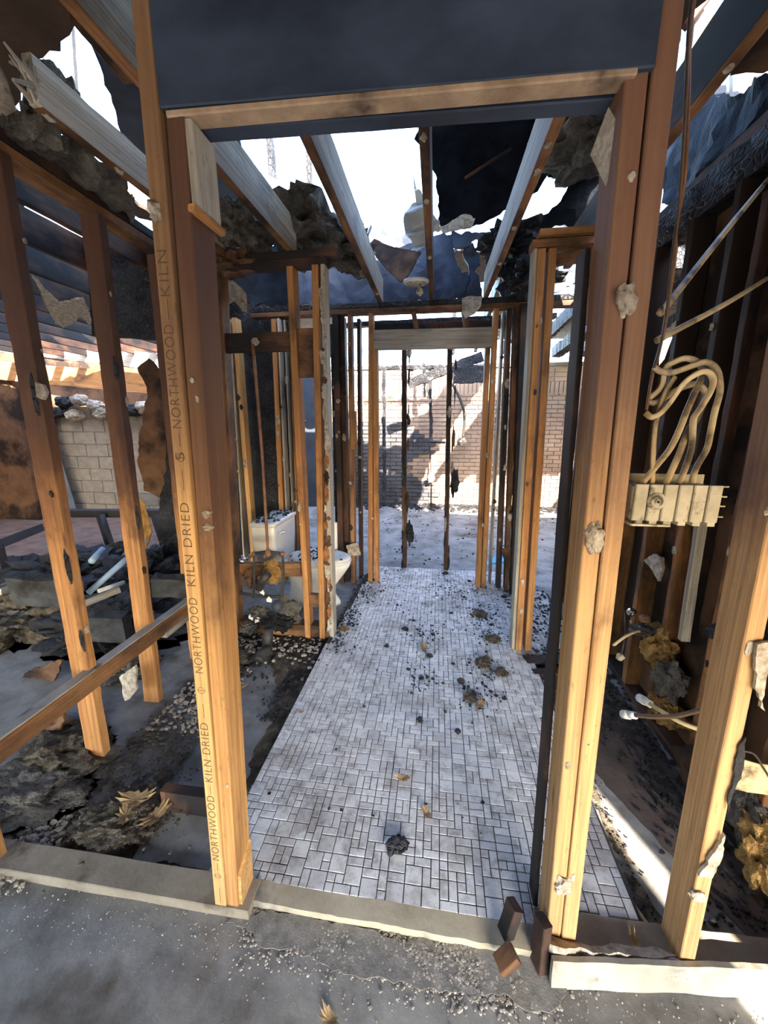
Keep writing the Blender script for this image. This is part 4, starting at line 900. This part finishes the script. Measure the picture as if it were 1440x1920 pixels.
o = sheet_y('wallboard_scrap', [(672, 494), (692, 492), (690, 510), (684, 528), (676, 520), (670, 505)], 3.0, .013, 'gypsum', None, .006, .006, .03, 10); tag(o, 'small buff wallboard scrap clinging to a joist end', 'wallboard')
o = sheet_y('wallboard_scrap', [(824, 428), (842, 420), (860, 408), (880, 404), (892, 412), (884, 424), (858, 430), (846, 436), (830, 440)], 3.2, .013, 'gypsum', None, .008, .01, .03, 11); tag(o, 'bright broken wallboard edge below the burnt roofing felt', 'wallboard')
o = sheet_p('wallboard_scrap', [(60, 512), (100, 556), (112, 566), (156, 556), (172, 600), (168, 606), (150, 590), (134, 606), (118, 612), (104, 604), (92, 582)], Vector((-2.6, 2.6, 2.46)), Vector((.1, .2, 1)).normalized(), .013, 'gypsum', CE, .01, .006, .05, 12); tag(o, 'ragged cream wallboard remnant under the side room joists')
o = sheet_p('wallboard_scrap', [(0, 118), (18, 150), (26, 182), (32, 206), (0, 214), (-30, 214), (-30, 110)], Vector((-1.4, 1.25, 2.62)), Vector((-.2, .4, 1)).normalized(), .013, 'gypsum', None, .01, .0, .05, 13); tag(o, 'tan ceiling wallboard left at the wall plate corner', 'wallboard')
# insulation left in the ceiling
for k, (x, y, Yd, s, mat, lab) in enumerate((
    (440, 420, 2.3, (.10, .14, .09), 'insul', 'white-edged insulation tuft beside the pale joist'),
    (475, 445, 2.5, (.10, .12, .06), 'insul', 'small grey insulation tuft over the cross wall plate'),
    (575, 445, 2.75, (.22, .35, .13), 'insul', 'large sagging grey insulation batt behind the pale joist'),
    (655, 475, 3.0, (.17, .25, .10), 'insul', 'sagging insulation batt near the slanted joist end'),
    (430, 492, 2.42, (.16, .10, .06), 'gyp_paper', 'folded brown insulation paper on the cross wall top plate'),
    (1095, 275, 2.55, (.22, .25, .06), 'insul', 'tangled insulation strands above the short stud return'),
    (965, 455, 3.3, (.22, .18, .09), 'tar', 'black clotted roofing lump over the far header'),
    (1000, 520, 3.2, (.16, .18, .10), 'tar', 'black clotted roofing lump above the far studs'))):
    p = on_y(x, y, Yd); o = blob('insulation_batt', p, s, mat, CE, 4, .7, 2.2, 50 + k); tag(o, lab)

for k, (px, zz, lab) in enumerate((([(0, 222), (40, 205), (75, 208), (140, 262), (240, 338), (252, 420), (190, 385), (120, 330), (0, 250)], 2.50, 'olive sooty insulation batt between wall plate and ceiling joist'), ([(40, 190), (48, 140), (64, 104), (80, 92), (120, 130), (160, 200), (150, 230), (110, 215), (70, 205)], 2.66, 'shredded insulation on top of the frayed joist'))):
    o = sheet('insulation_batt', [on_z(x, y, zz) for x, y in px], .05, 'insul', CE, .02, .05, .025, 70 + k, 12); o['label'] = lab
# ---- trim and loose lumber near the camera
bb = sheet('baseboard_front', [(0.352, .822, .078), (1.25, .905, .082), (1.25, .900, .0), (0.350, .800, .0)], .014, 'paint_white', None, .003, .003, .06, 6); tag(bb, 'dirty white baseboard fallen at the foot of the studs', 'baseboard', kind='structure')
o = sheet('plaster_crust', [(0.33, .865, .05), (0.44, .855, .055), (.62, .87, .04), (.70, .875, .045), (.66, .845, .05), (.45, .83, .07), (.36, .82, .07)], .02, 'gypsum', None, .012, .012, .03, 9); tag(o, 'crumbling white plaster crust on the sill behind the fallen baseboard', 'plaster')
o = blob('plaster_lump', on_z(1265, 1815, .05), (.05, .018, .02), 'gypsum', None, 3, .4, 1.6, 4); tag(o, 'white plaster lump at the foot of the outer stud', 'plaster')
o = box('wood_block', (-1.035, 1.09, .0), (-.80, 1.13, .105), 'wood_dark'); tag(o, 'short dark red lumber block standing by the drain hole', 'wood block')
for k, (x, y, L, an, lab, mt) in enumerate(((950, 1745, .13, 1.1, 'brown lumber offcut leaning at the post foot', 'wood_dark'), (945, 1808, .07, .5, 'small split wood chunk in the gravel', 'wood_soot'), (1012, 1790, .16, 1.45, 'dark splintered board standing beside the post foot', 'wood_dark'))):
    p = Vector(on_z(x, y, .03)); d = Vector((math.cos(an) * .5, .2, math.sin(an))).normalized()
    o = beam('wood_offcut', p - d * L * .35 + Vector((0, 0, .02)), p + d * L * .65, .045, .03, mt, None, side=(0.4, -1, 0), jit=.003); tag(o, lab, 'wood')

# ---- right bay: conduit strip, wires, paper, insulation
a, b = on_x(1282, 1200, 1.09), on_x(1318, 960, 1.09); o = beam('pipe_strip', a, b, .035, .03, 'wood_grey', None, jit=.002); tag(o, 'greyish weathered strip hanging on the brown wallboard paper', 'wood strip')
for k, (pts, lab) in enumerate((([(1205, 1312), (1222, 1322), (1248, 1338), (1280, 1356), (1330, 1374)], 'upper capped water line sticking out of the stud bay'), ([(1175, 1340), (1200, 1342), (1230, 1344), (1270, 1342), (1320, 1330)], 'lower capped water line sticking out of the stud bay'))):
    P_ = [on_y(x, y, 1.45 - .05 * i) for i, (x, y) in enumerate(pts)]
    WT = empty('water_line', P_[0], lab, 'pipe', 'capped water lines')
    tube('hose', P_, .008, 'cable_dark' if k else 'cable', WT, 7); d = (P_[1] - P_[0]).normalized()
    tube('cap', [P_[0] - d * .02, P_[0] + d * .015], .017, 'white_plastic', WT, 8, curve=False); tube('collar', [P_[0] + d * .018, P_[0] + d * .045], .014, 'white_plastic', WT, 8, curve=False)
WV = empty('wall_valve', on_y(1205, 1180, 1.9), 'burnt tangle of metal valve and wires on the stud wall', 'valve')
blob('valve_body', on_y(1206, 1182, 1.9), (.05, .04, .03), 'iron', WV, 3, .6, 1.8, 3); blob('brass_nut', on_y(1208, 1160, 1.9), (.022, .02, .02), 'copper', WV, 3, .4, 2, 4)
tube('loop_wire', [on_y(1150, 1210, 1.7), on_y(1175, 1192, 1.75), on_y(1195, 1184, 1.85), on_y(1204, 1186, 1.9)], .006, 'cable', WV, 6)
tube('lead_wire', [on_y(1170, 1145, 1.9), on_y(1172, 1180, 1.85), on_y(1168, 1212, 1.8), on_y(1162, 1232, 1.8)], .004, 'iron', WV, 5)
blob('end_plug', on_y(1162, 1232, 1.8), (.018, .018, .02), 'boxplast', WV, 2, .4, 2, 5); blob('metal_cap', on_y(1184, 1148, 1.9), (.022, .02, .022), 'chrome', WV, 3, .2, 2, 5)
for k, (x, y, Xd, s, mat, lab) in enumerate(((1235, 1215, 1.12, (.05, .09, .10), 'insul_yellow', 'scorched yellow insulation bulging under the burnt valve'), (1255, 1275, 1.1, (.05, .08, .08), 'insul', 'dark oily insulation below the yellow wad'), (1250, 1330, 1.1, (.05, .09, .06), 'insul_yellow', 'amber insulation tuft behind the capped water lines'),
    (1400, 1520, 1.12, (.04, .06, .12), 'insul', 'matted dark insulation behind the outer stud'), (1425, 1620, 1.1, (.04, .06, .08), 'insul_yellow', 'torn amber insulation low in the end bay'), (1430, 1560, 1.12, (.04, .06, .07), 'insul_yellow', 'amber insulation tuft above the torn one in the end bay'))):
    o = blob('insulation_wad', on_x(x, y, Xd), s, mat, None, 4, .65, 1.9, 80 + k); tag(o, lab, 'insulation')
o = sheet_y('paper_scrap', [(1380, 1420), (1420, 1430), (1480, 1440), (1480, 1495), (1420, 1486), (1372, 1478)], 1.16, .004, 'cable', None, .003, .004, .03, 3); tag(o, 'cream paper scrap caught behind the outer stud', 'paper')
o = tube('loose_wire', [on_y(1395, 1408, 1.1), on_y(1415, 1415, 1.12), on_y(1432, 1440, 1.15), on_y(1450, 1470, 1.15)], .003, 'iron', None, 5); tag(o, 'thin dark wire curving above the cream paper scrap', 'wire')
sheet_x('wallboard_flap', [(1330, 1385), (1300, 1396), (1258, 1400), (1272, 1420), (1276, 1450), (1284, 1470), (1330, 1470)], 1.07, .012, 'gyp_paper', WR, .012, .006, .03, 3)
sheet_x('wallboard_flap', [(1352, 1165), (1315, 1178), (1326, 1195), (1350, 1200)], 1.09, .012, 'char', WR, .006, .003, .03, 4)
sheet_x('wallboard_flap', [(1210, 1050), (1230, 1038), (1246, 1046), (1248, 1065), (1238, 1090), (1226, 1068)], 1.10, .012, 'gypsum', WR, .005, .004, .02, 5)

# ---- side room: black steel frame, door frame, pile
BF = empty('bed_frame', (-4.0, 4.4, 0), 'blackened steel frame standing in the debris of the side room', 'frame')
def bar(nm, p, q, w_=.05, mat='black_metal', par=BF): return beam(nm, p, q, w_, w_, mat, par, side=(0, 1, 0.1))
fz = .42
A, B = on_z(100, 962, fz), on_z(335, 962, fz)
bar('rail', A, B, .09)
for x, yb in ((190, 1010), (292, 1015)):
    p = on_z(x - 2, 966, fz); bar('leg', p, (p.x + .18, p.y - .1, 0), .07)
C_, D_ = on_z(75, 990, fz), on_z(-40, 1035, fz); bar('rail', C_, D_, .08)
bar('leg', on_z(-6, 1022, fz), on_z(14, 1105, .0), .07); bar('rail', on_z(5, 1118, .06), on_z(130, 1055, .06), .06)
for k, (x, y, sx, sy, sz, lab) in enumerate(((125, 1090, .7, .6, .26, 'black debris heap under the steel frame'), (268, 1085, .36, .4, .26, 'black debris heap behind the lettered post'), (40, 1170, .5, .4, .22, 'grey ash heap beyond the stud wall'), (210, 1180, .5, .35, .20, 'sooty debris mound beyond the tub ledger'))):
    p = on_z(x, y, .0); p = Vector((p.x, p.y, 0)); o = blob('debris_heap', p, (sx, sy, sz), 'tar' if k != 2 else 'dirt', None, 5, .5, 2.6, 90 + k, False, 0.0); tag(o, lab, 'debris', kind='stuff')
for k, (x, y, dx, dy, dz, mat, lab) in enumerate((
    (40, 1120, .36, .1, .26, 'cmu_dark', 'large grey concrete block face low in the pile'), (165, 1190, .30, .1, .24, 'cmu_dark', 'grey concrete block between the two studs'), (295, 1110, .22, .1, .16, 'cmu_dark', 'grey concrete block behind the lettered post'))):
    p = on_y(x, y, 1.9); o = beam('concrete_block', (p.x - dx * .45, 2.0, max(.08, p.z)), (p.x + dx * .45, 2.0 + dy * .6, max(.08, p.z) - .02), .09, dz * .8, mat, None, side=(0, 1, .15), jit=.012); tag(o, lab, 'block')
PIPES = [((165, 1112), (238, 1048), 'blue_plastic', .022, 'pale blue pipe lying slanted across the heap'), ((172, 1052), (192, 1030), 'blue_plastic', .022, 'glossy blue curved panel end in the heap'), ((18, 1142), (66, 1108), 'blue_plastic', .016, 'blue pipe piece near the grey ash heap'),
    ((185, 1108), (232, 1092), 'white_plastic', .016, 'white pipe lying flat on the heap'), ((45, 1104), (82, 1106), 'wood_bright', .03, 'short clean lath poking past the first stud'), ((150, 1135), (225, 1105), 'wood_grey', .03, 'grey lath leaning on the heap'), ((140, 1090), (152, 1100), 'wood_bright', .05, 'yellow wood chip on the heap'), ((0, 1110), (45, 1096), 'wood_grey', .03, 'grey lath at the edge of the heap')]
for (a, b, mat, r, lab) in PIPES:
    P, Q = on_y(*a, 2.25), on_y(*b, 2.45)
    o = tube('pipe_piece', [P, Q], r, mat, None, 10, curve=False) if 'plastic' in mat else beam('lath_piece', P, Q, r * 1.6, r * .7, mat, None, side=(0, 0, 1))
    tag(o, lab, 'pipe' if 'plastic' in mat else 'lath')
o = sheet_y('panel_piece', [(258, 1010), (276, 1012), (268, 1040), (258, 1060)], 2.3, .02, 'blue_plastic', None, .003, 0, .05, 2); tag(o, 'pale upright panel piece beside the second stud', 'panel')
rnd = random.Random(21)
FRAG = {'tar': 'black tarry board fragment jumbled in the side room heap', 'char': 'crackled charcoal board fragment in the side room heap', 'gyp_paper': 'brown paper-faced fragment in the side room heap', 'wood_grey': 'weathered grey wood fragment in the side room heap', 'gypsum': 'pale plaster fragment in the side room heap', 'char_board': 'smooth sooty board fragment in the side room heap', 'blue_plastic': 'pale blue plastic fragment in the side room heap'}
for k in range(64):
    x, y = rnd.uniform(-10, 325), rnd.uniform(1030, 1215); dd = 3.3 - (y - 1030) / 185 * 1.1 + rnd.uniform(-.15, .15); p = Vector(on_y(x, y, dd)); d = Vector((rnd.uniform(-1, 1), rnd.uniform(-.5, .5), rnd.uniform(-.35, .35))).normalized(); mt = rnd.choice(('tar', 'char', 'tar', 'char', 'gyp_paper', 'wood_grey', 'gypsum', 'char_board', 'char_board', 'blue_plastic' if k % 3 == 0 else 'tar'))
    o = sheet('debris_board', [p, p + d * rnd.uniform(.12, .34), p + d * .2 + Vector((0, .05, rnd.uniform(.03, .1))), p + Vector((0, .05, .045))], .012, mt, None, .012, 0, .04, k); tag(o, FRAG[mt], 'board', mt.replace('_', ' ') + ' fragments in the heap')
# low scraps beneath the tub ledger
for k, (pts, Yd, mat, lab) in enumerate((([(65, 1370), (105, 1350), (118, 1330), (165, 1385), (150, 1420), (100, 1430)], 1.42, 'gyp_paper', 'folded brown wallboard flap under the tub ledger'), ([(100, 1360), (125, 1335), (112, 1390), (85, 1425)], 1.36, 'gyp_paper', 'narrow brown wallboard flap under the tub ledger'),
    ([(0, 1290), (70, 1250), (120, 1235), (100, 1290), (30, 1330), (0, 1335)], 1.75, 'gyp_paper', 'dark curled wallboard sheet behind the tub ledger'), ([(225, 1270), (255, 1245), (262, 1290), (240, 1310)], 1.55, 'gypsum', 'small grey wallboard piece beside the second stud foot'))):
    o = sheet_y('wallboard_scrap', pts, Yd, .012, mat, None, .012, .02, .04, 30 + k); tag(o, lab, 'wallboard')
for k, (x, y, s, mat, lab) in enumerate(((60, 1490, (.22, .16, .05), 'insul', 'flattened grey insulation below the ledger corner'), (120, 1420, (.2, .16, .07), 'dirt', 'dirty insulation heap at the first stud foot'), (30, 1180, (.25, .2, .14), 'insul', 'rolled sooty insulation behind the first stud'), (245, 1255, (.14, .18, .06), 'insul', 'insulation tuft at the second stud foot'), (420, 1245, (.16, .14, .05), 'dirt', 'dark rubble tuft beside the cross wall'))):
    p = on_z(x, y, 0); o = blob('insulation_wad', (p.x, p.y, .01), s, mat, None, 5, .42, 2.6, 120 + k, False, 0); tag(o, lab, 'insulation')
# hanging brown sheet and black panel seen past the studs
o = sheet_y('hanging_felt', [(262, 690), (280, 672), (310, 700), (318, 800), (312, 880), (300, 932), (270, 920), (262, 870), (268, 790), (278, 740)], 2.5, .01, 'gyp_paper', None, .01, .03, .05, 8); tag(o, 'dark brown felt sheet hanging behind the lettered post', 'felt')
o = sheet_y('hanging_paper', [(262, 935), (272, 945), (286, 990), (282, 1015), (272, 1035), (262, 1000), (258, 960)], 2.4, .006, 'insul_yellow', None, .006, .02, .03, 9); tag(o, 'twisted amber paper strip hanging beside the second stud', 'paper')
o = sheet_y('soffit_panel', [(166, 446), (275, 434), (330, 440), (330, 640), (180, 632)], 2.55, .03, 'char', None, .006, 0, .1, 2); tag(o, 'black charred panel filling the upper bay behind the second stud', 'panel')
df = empty('door_1', on_y(120, 955, 5.4), 'grey painted door frame post in front of the block wall', kind='structure')
a, b = on_y(133, 965, 5.4), on_y(92, 775, 5.4); beam('jamb', (a.x, 5.4, 0), (a.x - .25, 5.4, 1.75), .16, .12, 'grey_paint', df); a = on_y(92, 965, 5.38); beam('stop', (a.x + .12, 5.36, 0), (a.x - .13, 5.36, 1.75), .12, .10, 'black_metal', df)
# timber lintel and rubble on the block wall head
a, b = on_y(-60, 712, 5.2), on_y(330, 742, 5.0); o = beam('timber_lintel', on_y(-60, 690, 5.2), on_y(300, 722, 5.0), .12, .26, 'wood', None, side=(0, 1, 0), jit=.006); tag(o, 'long timber lintel over the block wall of the side room', 'timber')
a, b = on_y(-60, 640, 5.5), on_y(300, 680, 5.3); o = beam('timber_lintel', a, b, .12, .22, 'wood_grey', None, side=(0, 1, 0), jit=.006); tag(o, 'weathered timber above the sunlit lintel of the side room', 'timber')
for k, (x, y, sx) in enumerate(((120, 755, .12), (150, 750, .14), (178, 760, .12), (105, 775, .16), (140, 778, .13), (190, 775, .10), (245, 770, .2), (215, 765, .13), (270, 765, .15))):
    o = blob('rubble_lump', on_y(x, y, 5.62), (sx, .12, .09), 'gypsum' if k % 3 else 'tar', None, 3, .4, 1.6, 150 + k); tag(o, 'pale rubble lump lying on the block wall head', 'rubble', 'rubble lumps on the block wall')
o = sheet_y('wall_upper_side', [(-80, 560), (60, 600), (150, 640), (200, 655), (240, 650), (300, 640), (340, 640), (340, 800), (-80, 800)], 6.3, .05, 'gyp_paper', None, .06, 0, .2, 3); tag(o, 'scorched upper wall behind the block wall head', kind='structure')
o = sheet_y('wallboard_scrap', [(72, 718), (85, 722), (92, 735), (86, 750), (74, 745)], 1.25, .012, 'gypsum', lst[1], .004, .0, .02, 3)
o = sheet_y('door_2', [(556, 690), (602, 690), (604, 948), (566, 952)], 6.9, .05, 'door', None, .0, 0, .3, 3); tag(o, 'smoke-blackened blue door standing in the end room', kind='structure')
bl = blob('door_knob', on_y(571, 790, 6.85), (.04, .04, .04), 'iron', o, 2, 0, 1, 1, True)
o = sheet('fallen_panel', [on_z(905, 1060, .01), on_z(960, 1050, .01), on_z(955, 1035, .02), on_z(930, 1040, .02)], .01, 'blue_hat', None, .01, .01, .05, 2); tag(o, 'small cyan scrap on the end room floor', 'scrap')

# ================================================================== LOOSE DEBRIS
def leaf(x, y, z, s, an, seed, mat='leaf'):
    rnd = random.Random(seed); V = []; n = 22
    for i in range(n):
        a = 6.2832 * i / n; r = s * (0.68 + .32 * (i % 2)) * (1.0 + .35 * abs(math.cos(a))) * rnd.uniform(.8, 1.1)
        px, py = r * math.cos(a), r * .6 * math.sin(a)
        V.append((px, py, .25 * s * abs(py) / s + .35 * s * (px / s) ** 2 * rnd.uniform(.6, 1.2)))
    V.append((0, 0, 0)); N = len(V)
    V2 = V + [(p[0], p[1], p[2] - .0008) for p in V]
    Fc = []
    for i in range(n):
        j = (i + 1) % n; Fc += [(N - 1, i, j), (2 * N - 1, N + j, N + i), (i, N + i, N + j, j)]
    return mesh('dry_leaf', V2, Fc, mat, Matrix.Translation((x, y, z)) @ Matrix.Rotation(an, 4, 'Z'))
for k, (x, y, zz, s, lab) in enumerate(((755, 1460, .032, .028, 'tan oak leaf on the clean tiles beside a pale stain'), (900, 1322, .032, .035, 'curled tan oak leaf among black crumbs on the tiles'), (800, 1525, .032, .024, 'brown leaf fragment on the near tiles'), (255, 1500, .06, .06, 'large curled oak leaf at the rim of the drain hole'), (292, 1532, .05, .05, 'pale oak leaf beside the dark wood block'), (235, 1530, .05, .045, 'curled leaf on the dirt of the drain hole'),
        (450, 1290, .01, .035, 'dry leaf on the slab edge beside the tiles'), (1190, 1772, .046, .03, 'brown oak leaf lying on the sill between the posts'), (618, 1914, .004, .03, 'yellow leaf on the concrete at the front'), (565, 1335, .032, .014, 'small red-brown leaf at the tile edge'), (795, 1215, .035, .04, 'broken leaf bundle in the middle of the tiles'))):
    p = on_z(x, y, zz); o = leaf(p.x, p.y, zz, s, k * 1.1, k); tag(o, lab, 'leaf')
CH = [(745, 1587, .032, 'largest black charcoal lump alone on the near tiles'), (787, 1350, .018, None), (858, 1372, .015, None), (885, 1302, .02, None), (790, 1272, .014, None), (903, 1150, .028, 'black charcoal heap near the far right of the tiles'), (835, 1076, .03, 'charcoal clump at the foot of the right burnt stud'), (725, 1212, .018, None), (760, 1180, .022, None), (775, 1164, .016, None), (812, 1190, .018, None), (870, 1120, .016, None), (850, 1245, .012, None), (745, 1135, .014, None),
      (905, 1100, .03, 'charcoal clump at the foot of the right door stud'), (700, 1088, .02, None), (945, 1120, .022, None), (960, 1100, .02, None), (920, 1172, .014, None), (805, 1230, .02, None), (765, 1255, .012, None), (660, 1160, .012, None), (690, 1130, .014, None), (846, 1150, .014, None), (880, 1090, .018, None), (505, 1488, .007, None), (617, 1517, .006, None), (640, 1519, .006, None), (700, 1530, .006, None), (905, 1505, .008, None), (630, 1405, .006, None), (683, 1325, .008, None), (835, 1335, .01, None), (930, 1305, .011, None), (945, 1310, .012, None)]
for k, (x, y, s, lab) in enumerate(CH):
    p = on_z(x, y, TZ); o = blob('charcoal_lump', (p.x, p.y, TZ + s * .25), (s, s * random.uniform(.7, 1.2), s * .5), 'char', None, 2 if s < .02 else 3, .6, 1.7, 200 + k, False, -s * .25, random.uniform(0, 3)); tag(o, lab or 'small black charcoal lump scattered on the mosaic tiles', 'charcoal', None if lab else 'charcoal lumps on the tiles')
for k, (x, y, s, lab) in enumerate(((905, 1243, .045, 'round olive insulation clump on the tiles near the short wall'), (925, 1200, .045, 'olive insulation clump against the short wall on the tiles'), (880, 1308, .03, 'flat tan insulation shred on the tiles'), (865, 1278, .02, 'tiny tan insulation shred on the tiles'), (900, 1152, .05, 'loose tan insulation clump under the black charcoal'), (645, 1180, .03, 'straw-like insulation tuft at the rusty stud foot'), (940, 1262, .035, 'tan insulation shred at the right tile edge'))):
    p = on_z(x, y, TZ); o = blob('insulation_clump', (p.x, p.y, TZ + s * .2), (s, s, s * .45), 'insul_yellow' if k in (5,) else 'dirt', None, 4, .7, 2.0, 250 + k, False, -s * .2); tag(o, lab, 'insulation')
rnd = random.Random(77)
S = []
for _ in range(4200):
    y = 3.84 - abs(rnd.gauss(0, .85)); 
    if y < 1.0: continue
    x = rnd.uniform(TX0, TX1 if y < 2.33 else 1.0)
    if y < 2.0 and rnd.random() < .5: x = rnd.uniform(.1, TX1)
    if noise.noise(Vector((x * 3.1, y * 3.1, 4))) + .35 * noise.noise(Vector((x * 11, y * 11, 1))) < rnd.uniform(-.25, .45): continue
    S.append((x, y, TZ + .001, rnd.choice((.0015, .002, .003, .004, .008)) * rnd.uniform(.6, 1.3)))
for _ in range(500): S.append((rnd.uniform(.62, 1.05), rnd.uniform(2.35, 3.4), TZ + .002, rnd.uniform(.003, .016)))
for _ in range(350): S.append((rnd.gauss(-.66, .05), rnd.uniform(2.2, 3.6), TZ + .002, rnd.uniform(.003, .012)))
for (x, y, n_, sg) in ((795, 1190, 120, .07), (905, 1150, 220, .08), (890, 1310, 130, .06), (790, 1272, 70, .05), (640, 1165, 160, .06), (905, 1245, 120, .06), (850, 1110, 120, .10), (920, 1190, 120, .06), (700, 1100, 90, .08)):
    c_ = on_z(x, y, TZ)
    for _ in range(n_): S.append((rnd.gauss(c_.x, sg), rnd.gauss(c_.y, sg * 1.3), TZ + .001, rnd.choice((.002, .003, .004, .006, .010)) * rnd.uniform(.6, 1.3)))
S = [q for q in S if TX0 < q[0] < (TX1 if q[1] < 2.33 else 1.0)]
o = chips('ash_crumbs', S, 'char', None, 5); tag(o, 'fine black ash crumbs strewn over the mosaic tiles', 'ash', kind='stuff')
S = []
for _ in range(3800): S.append((rnd.uniform(-.54, .36), .85 - abs(rnd.gauss(0, .05)), .002, rnd.uniform(.0012, .0055)))
for _ in range(900): S.append((rnd.uniform(-1.6, 1.0), .82 - abs(rnd.gauss(0, .09)), .001, rnd.uniform(.001, .0035)))
for _ in range(900): S.append((rnd.gauss(.12, .13), .82 - abs(rnd.gauss(0, .045)), .002, rnd.uniform(.0015, .007)))
o = chips('gravel', S, 'gravel', None, 6); tag(o, 'loose grey gravel and mortar crumbs before the threshold', 'gravel', kind='stuff')
S = []
for _ in range(220): S.append((rnd.gauss(-1.42, .08), rnd.gauss(.92, .06), .006, rnd.uniform(.005, .018)))
for _ in range(420): S.append((rnd.uniform(-1.42, -1.1), rnd.uniform(1.45, 2.3), .006, rnd.uniform(.004, .018)))
for _ in range(200): S.append((rnd.gauss(-1.5, .06), rnd.gauss(.80, .03), .006, rnd.uniform(.005, .02)))
for _ in range(260): S.append((rnd.uniform(-1.5, -.75), rnd.gauss(2.25, .1), .01, rnd.uniform(.005, .02)))
o = chips('plaster_crumbs', S, 'gypsum', None, 7); tag(o, 'white plaster crumbs scattered by the stud wall', 'plaster', kind='stuff')
S = []
for _ in range(900): S.append((rnd.uniform(-1.45, -.72), 2.4 - abs(rnd.gauss(0, .22)), .006, rnd.uniform(.004, .018)))
for _ in range(700): S.append((rnd.gauss(-.80, .05), rnd.uniform(1.6, 2.4), .006, rnd.uniform(.003, .012)))
for _ in range(700): S.append((rnd.gauss(1.0, .07), rnd.uniform(1.0, 2.3), .006, rnd.uniform(.003, .015)))
for _ in range(400): S.append((rnd.gauss(.70, .015), rnd.uniform(.95, 2.3), .004, rnd.uniform(.0015, .006)))
for _ in range(900): S.append((rnd.uniform(-2.4, 2.2), 7.3 - abs(rnd.gauss(0, .22)), .01, rnd.uniform(.01, .05)))
for _ in range(500): S.append((rnd.uniform(-2.4, 2.2), rnd.uniform(3.9, 7.2), .004, rnd.uniform(.004, .02)))
o = chips('burnt_rubble', S, 'tar', None, 8); tag(o, 'dark burnt rubble scattered along the walls', 'rubble', kind='stuff')
o = sheet('sand_drift', [(-.55, .848, .003), (.36, .845, .003), (.40, .79, .003), (.30, .735, .002), (.05, .75, .002), (-.2, .74, .002), (-.45, .77, .002), (-.6, .80, .002)], .003, 'sand', None, .018, .003, .03, 15); tag(o, 'sandy mortar dust drift before the threshold', 'sand', kind='stuff')
S = []
for _ in range(700): S.append((rnd.gauss(-1.14, .09), rnd.gauss(1.03, .065), .03 + rnd.uniform(-.02, .012), rnd.uniform(.002, .010)))
for _ in range(900): S.append((rnd.uniform(-1.46, -1.1), rnd.gauss(1.32, .15), .008, rnd.uniform(.002, .010)))
for _ in range(600): S.append((rnd.uniform(-1.55, -1.0), rnd.uniform(.93, 1.3), .006, rnd.uniform(.0015, .006)))
o = chips('dirt_crumbs', S, 'dirt', None, 11); tag(o, 'brown dirt crumbs around the drain hole and stud feet', 'dirt', kind='stuff')
# dirt: drain hole mound, floor edge beside the tiles
dh_ = Vector((-1.16, 1.02, 0)); o = blob('dirt_mound', dh_, (.17, .13, .05), 'dirt', None, 5, .35, 3.0, 301, False, 0.0, .3); tag(o, 'dark dirt heaped in the broken drain hole of the slab', 'dirt', kind='stuff')
o = sheet('slab_edge', [(-1.02, .92, .012), (-.68, .92, .012), (-.68, 1.12, .012), (-.9, 1.14, .014), (-1.03, 1.06, .014)], .012, 'concrete', None, .015, .003, .03, 4); tag(o, 'pale raised concrete patch beside the drain hole', kind='structure')
o = sheet('dirt_strip', [(-.80, 1.25, .004), (-.72, 1.2, .004), (-.72, 2.35, .006), (-1.4, 2.38, .012), (-1.42, 2.1, .01), (-1.0, 2.05, .006), (-.84, 1.8, .004)], .006, 'dirt', None, .03, .008, .05, 5); tag(o, 'dark dirt strip between slab and tile edge', 'dirt', kind='stuff')
o = sheet('dirt_strip', [(.67, .96, .004), (.735, .95, .004), (.70, 1.5, .004), (.72, 1.95, .004), (.86, 2.1, .004), (1.08, 1.7, .004), (1.08, 2.3, .006), (.70, 2.3, .004), (.67, 1.6, .004)], .005, 'dirt', None, .02, .006, .05, 6); tag(o, 'dark dirt along the right tile edge', 'dirt', kind='stuff')
o = sheet('floor_shade_bay', [(.97, .965, .003), (1.10, .96, .003), (1.10, 2.0, .003), (.70, 2.0, .003), (.645, 1.78, .003), (.75, 1.48, .003)], .003, 'brown_shade', None, .012, .002, .05, 7); tag(o, 'dark brown dust on the slab of the electrical bay', kind='structure')  # dark sheet paints the shaded floor beside the sun strip
a, b = on_z(1113, 1590, .012), on_z(1232, 1760, .012); o = beam('yellow_strip', a, b, .012, .010, 'cable', None, jit=.003); tag(o, 'thin yellow edging strip along the tile edge between the posts', 'strip')
